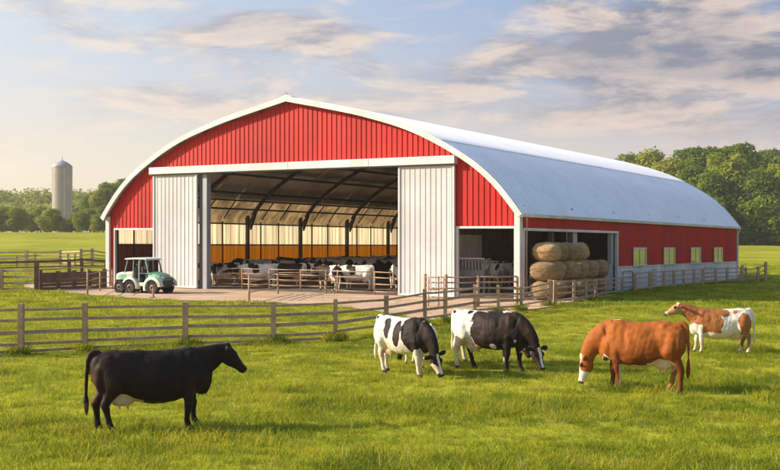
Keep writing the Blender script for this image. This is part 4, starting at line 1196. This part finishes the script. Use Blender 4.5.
# 1 black cow
p = dict(STD); p.update(poll=(1.40, 0, 1.405), hdir=(.70, -.08, -.71), hup=(.7, 0, .7), neck1=(.95, 0, 1.12), neck2=(1.15, 0, 1.30), legs=(.13, -.06, -.10, .10), tail=.05)
me, ey = cow_mesh(p, coat_black, 1, .0155, 1.10, belly=.03)
c = (gp(107, 429.5) + gp(191, 425)) / 2
make_cow(me, ey, c, radians(20), (.99, .99, .99), 'black cow standing with raised head and cream udder, in front of the long fence')
# 2 holstein, heading toward camera right
hed = blazed(BLK, w=.04, l0=.0, l1=.5, cheek=None)
def hed2(hx, hy, hz, wob):
    if hz > -.09 and abs(hy) < .042 * (1 + wob) and 0 < hx < .47: return WHT
    if abs(hy) > .05 and hx > .14 and hx < .42 and hz < -.04 and hy < 0: return CRM
    return BLK
p = dict(GRZ); p.update(poll=(1.26, .0, .56), hdir=(.42, .10, -.90), hup=(1, -.25, .35), legs=(-.12, .18, -.05, .18), tail=-.04)
cc = coat_hol([(.62, 1.12, .34, .55), (.15, 1.0, .13, .30, -1), (-.28, 1.08, .14, .26, -1), (-.86, 1.33, .07, .06), (-.2, 1.1, .3, .3, 1)], True, (1, 1), hed2)
me, ey = cow_mesh(p, cc, 2, .0155, 1.0)
c = (gp(388, 369) + gp(416, 374)) / 2
make_cow(me, ey, c, radians(-47), (.92, .94, .98), 'white cow with black neck and side patches grazing, left of the grazing pair')
# calf behind
p = dict(GRZ); p.update(poll=(1.2, .1, .62), legs=(0, .1, .1, 0))
cc = coat_hol([(.3, 1.2, .18, .14), (.6, 1.0, .2, .4, -1)], False, (1, 1), blazed(BLK))
me, ey = cow_mesh(p, cc, 3, .018, .95)
make_cow(me, ey, gp(419, 363.5), radians(115), .80, 'small white calf grazing half hidden behind the left black and white grazing cow', cat='calf', name='calf')
# 3 holstein right
def hed3(hx, hy, hz, wob):
    if hz > -.10 and abs(hy) < .04 * (1 + wob) and .02 < hx < .5: return WHT
    return BLK
p = dict(GRZ); p.update(poll=(1.30, .02, .60), hdir=(.45, -.22, -.86), hup=(.9, -.5, .4), legs=(.14, -.12, .18, -.14), tail=.05)
cc0 = coat_hol([(.16, 1.05, .56, .62), (.45, .95, .5, .6), (.85, 1.25, .45, .6)], True, (0, 1), hed3)
def cc(reg, x, y, z, hx, hy, hz, kt, wob):
    if reg == 'body' and x > .74 and z < .78 and z > .45: return WHT if wob > -.1 else BLK
    if reg == 'body' and y > .06 and x < -.3 and z < .9 : return BLK
    if reg == 'body' and ellp(x, z, .22, .60, .08, .07) > 0: return WHT
    if reg == 'body' and x < -.84: return WHT
    if reg == 'body' and ellp(x, z, -.48, 1.38, .07, .05) > 0: return BLK
    if reg == 'body' and x > .30 and z < .7: return BLK
    return cc0(reg, x, y, z, hx, hy, hz, kt, wob)
me, ey = cow_mesh(p, cc, 4, .0155, 1.02)
c = (gp(472, 365) + gp(508, 369.5)) / 2
make_cow(me, ey, c, radians(-33), (1.0, 1.0, 1.02), 'black cow with white hindquarters and blaze, grazing right of the patched white cow')
# 3b cow half hidden behind it
p = dict(LOW); p.update(poll=(1.2, 0, .75), hdir=(.4, 0, -.9), hup=(1, 0, .3), neck2=(1.1, 0, .95), legs=(0, .1, .05, -.05), tail=.05)
cc = coat_hol([(-.62, 1.0, .13, .32, -1), (-.2, 1.1, .15, .25), (.4, 1.0, .4, .5), (-.85, 1.34, .06, .05)], True, (0, 1), hed3)
me, ey = cow_mesh(p, cc, 5, .018, .95)
make_cow(me, ey, gp(483.5, 361), radians(-28), (.98, .98, .98), 'white cow with black rump patch half hidden behind the mostly black grazing cow')
# 4 brown
p = dict(GRZ); p.update(poll=(1.30, .0, .62), hdir=(.28, .06, -.95), hup=(1, .12, .3), legs=(-.12, .12, -.12, .14), tail=.08, pink=True)
me, ey = cow_mesh(p, coat_brown, 6, .0155, .94, belly=.02)
c = (gp(668, 389.5) + gp(620, 387)) / 2
make_cow(me, ey, c, radians(180 - 24), (1.03, 1.05, 1.07), 'orange-brown cow with white face grazing in the right foreground')
# 5 pied standing
p = dict(STD); p.update(poll=(1.34, .0, 1.52), hdir=(.90, .12, -.46), neck1=(.92, 0, 1.20), neck2=(1.08, 0, 1.40), legs=(.02, .20, -.1, .12), tail=.05, pink=True)
me, ey = cow_mesh(p, coat_pied, 7, .017, .98, belly=.06)
c = (gp(742, 351) + gp(702, 350.5)) / 2
make_cow(me, ey, c, radians(180 - 10), (.90, .92, .90), 'brown and white patched cow standing with raised head, farthest right in the pasture')

# herd in the barn
def rc(k):
    pats = [[(.5, 1.1, .3, .5), (-.25, 1.1, .26, .3), (-.75, 1.2, .15, .2)], [(-.2, 1.12, .18, .22, -1), (.3, 1.12, .17, .25, -1), (.25, 1.1, .2, .25, 1), (.55, 1.3, .2, .2)],
            [(.1, 1.0, .8, .7)], [(.0, .95, .12, .16), (-.7, 1.2, .12, .2)], [(-.55, 1.1, .3, .4), (.2, 1.2, .2, .2, 1), (.5, 1.0, .2, .3)], [(.2, 1.0, .6, .45), (-.8, 1.1, .2, .3)]]
    return coat_hol(pats[k], k in (0, 2, 5), (k != 2, k != 2), blazed(BLK), spots=(0, 0, 0, 0, 3, 7)[k])
poses = [STD, LOW, GRZ, LOW, STD, LOW]
HERD = []
for k in range(6):
    p = dict(poses[k]); p.update(legs=(rnd.uniform(-.1, .12), rnd.uniform(-.12, .1), rnd.uniform(-.1, .1), rnd.uniform(-.1, .1)), udder=True)
    HERD.append(cow_mesh(p, rc(k), 20 + k, .028, .98))
frontrow = [(224, 286, 180, 4, 'grey and white speckled cow standing just inside the left white sliding door'), (261, 287.8, 175, 1, 'white cow with two black side patches behind the rail near the left door'),
            (291, 287.5, 165, 2, 'black cow behind the doorway rail, left of the middle of the opening'), (310, 287, 15, 0, 'black and white cow left of the spotted cow in the middle of the doorway'), (330, 290.3, 128, 5, 'spotted white and black cow turned away at the rail in mid doorway'),
            (359, 290.5, 152, 1, 'white cow with bold black side patches standing right of the middle of the doorway'), (380, 287.5, 30, 2, 'black cow standing behind the rail near the right white sliding door'), (396, 289, 80, 4, 'white cow with black patches half hidden by the right white sliding door'),
            (493, 287, 120, 3, 'pale cow standing inside the right front doorway beside the feed rack'), (504, 283.5, 150, 4, 'speckled cow standing deeper behind the pale cow in the right front doorway'), (512, 286, 60, 1, 'white cow with black patches at the right edge inside the right front doorway')]
taken = []
for px, py, yw, k, lab in frontrow:
    zz = .05
    for _ in range(6):
        Y = (CAMH - zz) * F / (py - Y0); X = (px - 390) * Y / F; u, d = barn_ud(X, Y); zz = .05
    me, ey = HERD[k]; make_cow(me, [], (X, Y, zz), radians(yw), 1.04, lab, 'cows of the herd inside the barn'); taken.append((X, Y))
ri = random.Random(11); cnt = 0
for row in range(13):
    Yr = 76.5 + row * 2.2
    X = (196 - 390) * Yr / F + ri.uniform(0, 1)
    while X < (405 - 390) * Yr / F + 1:
        Y = Yr + ri.uniform(-.6, .6); u, d = barn_ud(X, Y)
        if u > 2.0 and u < BW - 2 and 1 < d < BD - 2 and all(hypot(X - a, Y - b_) > 1.45 for a, b_ in taken):
            k = ri.choice([0, 1, 3, 4, 1, 3, 2, 5, 4, 0]); me, ey = HERD[k]
            make_cow(me, [], (X, Y, .05), radians(ri.choice([0, 180, 170, 10, 150, 200, 90, 30])), ri.uniform(.96, 1.05), 'dairy cow packed in the dim herd behind the front row inside the barn', 'cows packed behind the front row inside the barn')
            taken.append((X, Y)); cnt += 1
        X += ri.uniform(1.45, 2.0)
for u, d in ((25.2, 9), (27, 12), (24.0, 14), (26.2, 17), (27, 7)):
    v = bloc(u, d); k = ri.randrange(6); make_cow(HERD[k][0], [], v, ri.uniform(0, 6), 1.0, 'dairy cow deep in the dark part of the barn behind the right doorway', 'cows in the dark right part of the barn')


# ------------------------------------------------------------------ grass
def clump(seed, nb, rad, h0, h1, w, straw=False, lean=.5):
    r_ = random.Random(seed); vs = []; fs = []; cols = []
    for _ in range(nb):
        a = r_.uniform(0, 2 * pi); d = rad * sqrt(r_.random()); bx_, by_ = cos(a) * d, sin(a) * d
        h = r_.uniform(h0, h1) * (1 - .4 * d / rad); fa = r_.uniform(0, 2 * pi); ww = w * r_.uniform(.7, 1.3)
        dx, dy = cos(fa), sin(fa); la = r_.uniform(0, 2 * pi); ln = h * r_.uniform(.1, lean) * 1.6; lx, ly = cos(la) * ln, sin(la) * ln
        o = len(vs)
        for t, k in ((0, 1), (.4, .85), (.75, .55)):
            cx, cy, cz = bx_ + lx * t * t, by_ + ly * t * t, h * t * (1 - .15 * t)
            vs += [(cx - dx * ww * k, cy - dy * ww * k, cz), (cx + dx * ww * k, cy + dy * ww * k, cz)]
        vs.append((bx_ + lx, by_ + ly, h * .82))
        fs += [(o, o + 1, o + 3, o + 2), (o + 2, o + 3, o + 5, o + 4), (o + 4, o + 5, o + 6)]; c = r_.random(); cols += [c] * 11
    me = bpy.data.meshes.new('grass_clump'); me.from_pydata(vs, [], fs)
    ca = me.color_attributes.new('rand', 'BYTE_COLOR', 'CORNER'); data = []
    for c in cols: data += [c, c, c, 1.]
    ca.data.foreach_set('color', data); me.materials.append(M['straw' if straw else 'blade'])
    return bpy.data.objects.new('grass_clump', me)
def scatter(name, label, clumps, pts):
    """pts: (x,y,z,scale,rot,idx)"""
    gc = bpy.data.collections.new('grass_sources')
    for i, c in enumerate(clumps): c.name = f'clump_{i:02d}'; gc.objects.link(c)
    me = bpy.data.meshes.new(name); me.from_pydata([p[:3] for p in pts], [], [])
    for an, ty, ix in (('gs', 'FLOAT', 3), ('gr', 'FLOAT', 4), ('gi', 'INT', 5)):
        at = me.attributes.new(an, ty, 'POINT'); at.data.foreach_set('value', [p[ix] for p in pts])
    o = bpy.data.objects.new(name, me); COL.objects.link(o)
    ng = bpy.data.node_groups.new(name, 'GeometryNodeTree')
    ng.interface.new_socket('Geometry', in_out='INPUT', socket_type='NodeSocketGeometry'); ng.interface.new_socket('Geometry', in_out='OUTPUT', socket_type='NodeSocketGeometry')
    gi = ng.nodes.new('NodeGroupInput'); go = ng.nodes.new('NodeGroupOutput'); ip = ng.nodes.new('GeometryNodeInstanceOnPoints')
    ci = ng.nodes.new('GeometryNodeCollectionInfo'); ci.inputs[0].default_value = gc; ci.inputs[1].default_value = True; ci.inputs[2].default_value = True
    ln = ng.links.new
    def attr(n, t):
        a = ng.nodes.new('GeometryNodeInputNamedAttribute'); a.data_type = t; a.inputs[0].default_value = n; return a.outputs[0]
    ln(gi.outputs[0], ip.inputs['Points']); ln(ci.outputs[0], ip.inputs['Instance']); ip.inputs['Pick Instance'].default_value = True
    ln(attr('gi', 'INT'), ip.inputs['Instance Index']); cx = ng.nodes.new('ShaderNodeCombineXYZ'); ln(attr('gr', 'FLOAT'), cx.inputs[2]); ln(cx.outputs[0], ip.inputs['Rotation']); ln(attr('gs', 'FLOAT'), ip.inputs['Scale'])
    ln(ip.outputs[0], go.inputs[0]); md = o.modifiers.new('scatter', 'NODES'); md.node_group = ng
    tag(o, label, 'grass', kind='stuff'); return o
rg = random.Random(3)
def allowed(x, y):
    u, d = barn_ud(x, y)
    if -.3 < u < BW + .15 and -.1 < d < BD + .2: return False
    if in_poly(x, y, poly):
        return False
    return True
clumps = [clump(i, 40, .22, .07, .17, .0045) for i in range(4)] + [clump(10 + i, 46, .24, .13, .27, .005, lean=.7) for i in range(3)] + [clump(20 + i, 10, .2, .14, .26, .003, True) for i in range(2)]
far = [clump(30 + i, 46, .45, .10, .20, .012) for i in range(3)] + [clump(40, 40, .45, .16, .30, .013, lean=.7)]
near = []; tot = 0
def place(y0, y1, dens, out, kind):
    yy0, yy1 = y0, y1; n = int((yy1 - yy0) * (yy0 + yy1) / 2 * .80 * dens)
    for _ in range(n):
        y = sqrt(rg.uniform(yy0 ** 2, yy1 ** 2)); x = rg.uniform(-.40, .40) * y
        if not allowed(x, y): continue
        nv = noise.noise(Vector((x * .35, y * .35, 0))) + .5 * noise.noise(Vector((x * 1.3, y * 1.3, 5)))
        # bare / thin spots
        if nv < -.62 and rg.random() < .3: continue
        tall = nv > .2 and rg.random() < .45 or rg.random() < .04
        s = rg.uniform(.65, 1.2) * (1 + .5 * nv)
        if kind == 'near':
            ix = rg.randrange(4, 7) if tall else rg.randrange(4)
            if rg.random() < .07: ix = rg.randrange(7, 9)
        else:
            ix = 3 if tall else rg.randrange(3); s *= 1.0
        out.append((x, y, H(x, y) - .01, s, rg.uniform(0, 6.28), ix))
pts = []
place(11, 22, 30, pts, 'near'); place(22, 36, 20, pts, 'near'); place(36, 50, 12, pts, 'near')
scatter('pasture_grass', 'short sunlit yellow-green pasture grass around the cows and fence', clumps, pts)
pts2 = []
place(50, 75, 4.5, pts2, 'far'); place(75, 130, 1.6, pts2, 'far')
scatter('field_grass', 'grass of the fields left and right of the barn', far, pts2)

# dry straw litter and weeds on the yard and at fence posts
pts3 = []
for _ in range(1500):
    px_ = rg.uniform(60, 560); py_ = rg.uniform(290, 321); v = G(px_, py_)
    u, d = barn_ud(v.x, v.y)
    if in_poly(v.x, v.y, poly) and d < -.3:
        nv = noise.noise(Vector((v.x * .5, v.y * .5, 9)))
        if nv > .0 or rg.random() < .15: pts3.append((v.x, v.y, .02, rg.uniform(.2, .5), rg.uniform(0, 6.28), rg.randrange(2) if rg.random() < .7 else 2))
flat = [clump(60 + i, 26, .35, .02, .05, .012, True, lean=6) for i in range(2)] + [clump(62, 26, .2, .1, .2, .008)]
scatter('straw_litter', 'dry straw bits and small weeds scattered over the dirt yard', flat, pts3)
pts4 = []
for p, h in POSTS:
    for _ in range(9): pts4.append((p.x + rg.uniform(-.3, .3), p.y + rg.uniform(-.3, .25), 0, rg.uniform(.9, 1.5), rg.uniform(0, 6), rg.randrange(2)))
tall = [clump(70 + i, 40, .2, .22, .42, .007, lean=.6) for i in range(2)]
scatter('tall_grass', 'taller uncut grass at the feet of the long fence posts', tall, pts4)


# ------------------------------------------------------------------ light, sky, camera
SUN_EL, SUN_DIR = radians(25), Vector((-1, .03, 0)).normalized()
sd_ = Vector((SUN_DIR.x * cos(SUN_EL), SUN_DIR.y * cos(SUN_EL), sin(SUN_EL)))
L = bpy.data.lights.new('sun', 'SUN'); L.energy = 4.8; L.angle = radians(.8); L.color = (1, .86, .66)
lo = bpy.data.objects.new('sun', L); COL.objects.link(lo); lo.rotation_euler = sd_.to_track_quat('Z', 'Y').to_euler(); lo.location = (-60, 20, 40)
W = bpy.data.worlds.new('World'); S.world = W; W.use_nodes = True; nt = W.node_tree
bg = nt.nodes['Background']
sky = N(nt, 'ShaderNodeTexSky', sky_type='NISHITA'); sky.sun_disc = False; sky.sun_elevation = SUN_EL
sky.sun_rotation = math.atan2(SUN_DIR.x, SUN_DIR.y); sky.air_density = 1.2; sky.dust_density = 2.0; sky.ozone_density = 1.2
tc = N(nt, 'ShaderNodeTexCoord'); sx = N(nt, 'ShaderNodeSeparateXYZ'); nt.links.new(tc.outputs['Generated'], sx.inputs[0])
az = mth(nt, 'ARCTAN2', sx.outputs[0], sx.outputs[1]); el = mth(nt, 'ARCSINE', sx.outputs[2])
def cvec(kx, ky, ox=0., oy=0.):
    c = N(nt, 'ShaderNodeCombineXYZ')
    nt.links.new(mth(nt, 'MULTIPLY_ADD', az, kx, ox), c.inputs[0]); nt.links.new(mth(nt, 'MULTIPLY_ADD', el, ky, oy), c.inputs[1]); return c.outputs[0]
def nz(vec, scale, detail, rough=.6, dist=0.):
    n = N(nt, 'ShaderNodeTexNoise'); n.inputs['Scale'].default_value = scale; n.inputs['Detail'].default_value = detail
    n.inputs['Roughness'].default_value = rough; n.inputs['Distortion'].default_value = dist; nt.links.new(vec, n.inputs['Vector']); return n.outputs['Fac']
def blob(px, py, wx, wy):
    """soft elliptical bump around a sky direction"""
    a0 = math.atan((px - 390) / F); e0 = math.atan((Y0 - py) / F)
    dx = mth(nt, 'MULTIPLY', mth(nt, 'SUBTRACT', az, a0), F / wx); dy = mth(nt, 'MULTIPLY', mth(nt, 'SUBTRACT', el, e0), F / wy)
    r2 = mth(nt, 'ADD', mth(nt, 'MULTIPLY', dx, dx), mth(nt, 'MULTIPLY', dy, dy))
    return mth(nt, 'EXPONENT', mth(nt, 'MULTIPLY', r2, -1.))
n1 = nz(cvec(6, 22), 1., 10, .61, .3); n1b = nz(cvec(6, 22, .10, -.22), 1., 10, .61, .3)
n2 = nz(cvec(14, 60, 3, 5), 1., 8, .6, .4)
cover = mth(nt, 'ADD', n1, 0.)
for (px, py, wx, wy, k) in ((255, 38, 150, 22, .20), (90, 10, 110, 14, .10), (660, 45, 230, 42, .24), (740, 75, 120, 34, .12), (520, 66, 120, 16, .13), (460, 8, 110, 20, -.05), (420, 45, 60, 30, -.18), (60, 60, 130, 30, -.10), (330, 105, 200, 16, .10), (620, 125, 220, 20, .12), (450, 10, 60, 18, -.1), (130, 120, 200, 28, .06)):
    cover = mth(nt, 'ADD', cover, mth(nt, 'MULTIPLY', blob(px, py, wx, wy), k))
cl = ramp(nt, cover, [(.50, (0, 0, 0)), (.66, (1, 1, 1))])
thick = ramp(nt, cover, [(.58, (0, 0, 0)), (.86, (1, 1, 1))])
lit = ramp(nt, mth(nt, 'MULTIPLY_ADD', mth(nt, 'SUBTRACT', n1, n1b), 3.4, .5), [(.30, (0, 0, 0)), (.75, (1, 1, 1))])
left = ramp(nt, mth(nt, 'MULTIPLY_ADD', az, -1.3, .5), [(0., (0, 0, 0)), (1., (1, 1, 1))])
elf = ramp(nt, el, [(.0, (0, 0, 0)), (.21, (1, 1, 1))])
# clear sky
def SKC(r, g, b_):
    lin = lambda v: ((v / 255 + .055) / 1.055) ** 2.4 if v > 10 else v / 255 / 12.92
    return tuple(lin(v) / .15 / 2 ** EXPO for v in (r, g, b_))
warm = mixc(nt, left, SKC(230, 212, 200), SKC(255, 238, 206))
blue = mixc(nt, left, SKC(116, 148, 200), SKC(212, 224, 238))
hz_ = ramp(nt, el, [(.01, (0, 0, 0)), (.075, (.35,) * 3), (.13, (.78,) * 3), (.20, (1, 1, 1))])
clear = mixc(nt, hz_, warm, blue)
clear = mixc(nt, .08, clear, sky.outputs[0])
c_lit = mixc(nt, left, SKC(236, 214, 202), SKC(254, 238, 220))
c_dark = mixc(nt, left, SKC(122, 130, 150), SKC(200, 198, 206))
c_dark = mixc(nt, ramp(nt, el, [(.05, (.75,) * 3), (.13, (0, 0, 0))]), c_dark, c_lit)
ccol = mixc(nt, lit, c_dark, c_lit)
ccol = mixc(nt, mth(nt, 'MULTIPLY', thick, .55), ccol, c_dark)
low_ = ramp(nt, el, [(.02, (.45,) * 3), (.09, (1, 1, 1))])
a_ = mth(nt, 'MULTIPLY', mth(nt, 'MULTIPLY', cl, .95), low_)
final = mixc(nt, a_, clear, ccol)
n2m = ramp(nt, n2, [(.5, (0, 0, 0)), (.72, (.28,) * 3)])
final = mixc(nt, n2m, final, c_lit)
# upper sky (outside the frame) falls back to plain nishita
up = ramp(nt, el, [(.30, (0, 0, 0)), (.60, (1, 1, 1))])
final = mixc(nt, up, final, sky.outputs[0])
nt.links.new(final, bg.inputs[0]); bg.inputs[1].default_value = .15

hm, hnt, hb = nodes('haze_air')
hnt.nodes.remove(hb); pv = N(hnt, 'ShaderNodeVolumePrincipled'); pv.inputs['Color'].default_value = (1, .96, .88, 1)
pv.inputs['Density'].default_value = .00026; pv.inputs['Anisotropy'].default_value = .35
hnt.links.new(pv.outputs[0], hnt.nodes['Material Output'].inputs['Volume'])
t = MB(); t.box(-1010, 1010, -40, 1010, -3, 60); hz = t.build('haze', hm); tag(hz, kind='stuff')
cam = bpy.data.cameras.new('camera'); co = bpy.data.objects.new('camera', cam); COL.objects.link(co)
co.location = (0, 0, CAMH); co.rotation_euler = (pi / 2, 0, 0)
cam.sensor_fit = 'HORIZONTAL'; cam.sensor_width = 36; cam.lens = 36 * F / 780; cam.shift_y = (Y0 - 235) / 780
cam.clip_start = .5; cam.clip_end = 8000
S.camera = co
S.view_settings.view_transform = 'Standard'; S.view_settings.look = 'None'; S.view_settings.gamma = 1; S.view_settings.exposure = EXPO
S.view_settings.use_curve_mapping = False
S.render.engine = 'CYCLES'
S.cycles.max_bounces = 8; S.cycles.diffuse_bounces = 4; S.cycles.transparent_max_bounces = 12; S.cycles.volume_bounces = 0
S.cycles.use_denoising = True; S.cycles.sample_clamp_indirect = 6
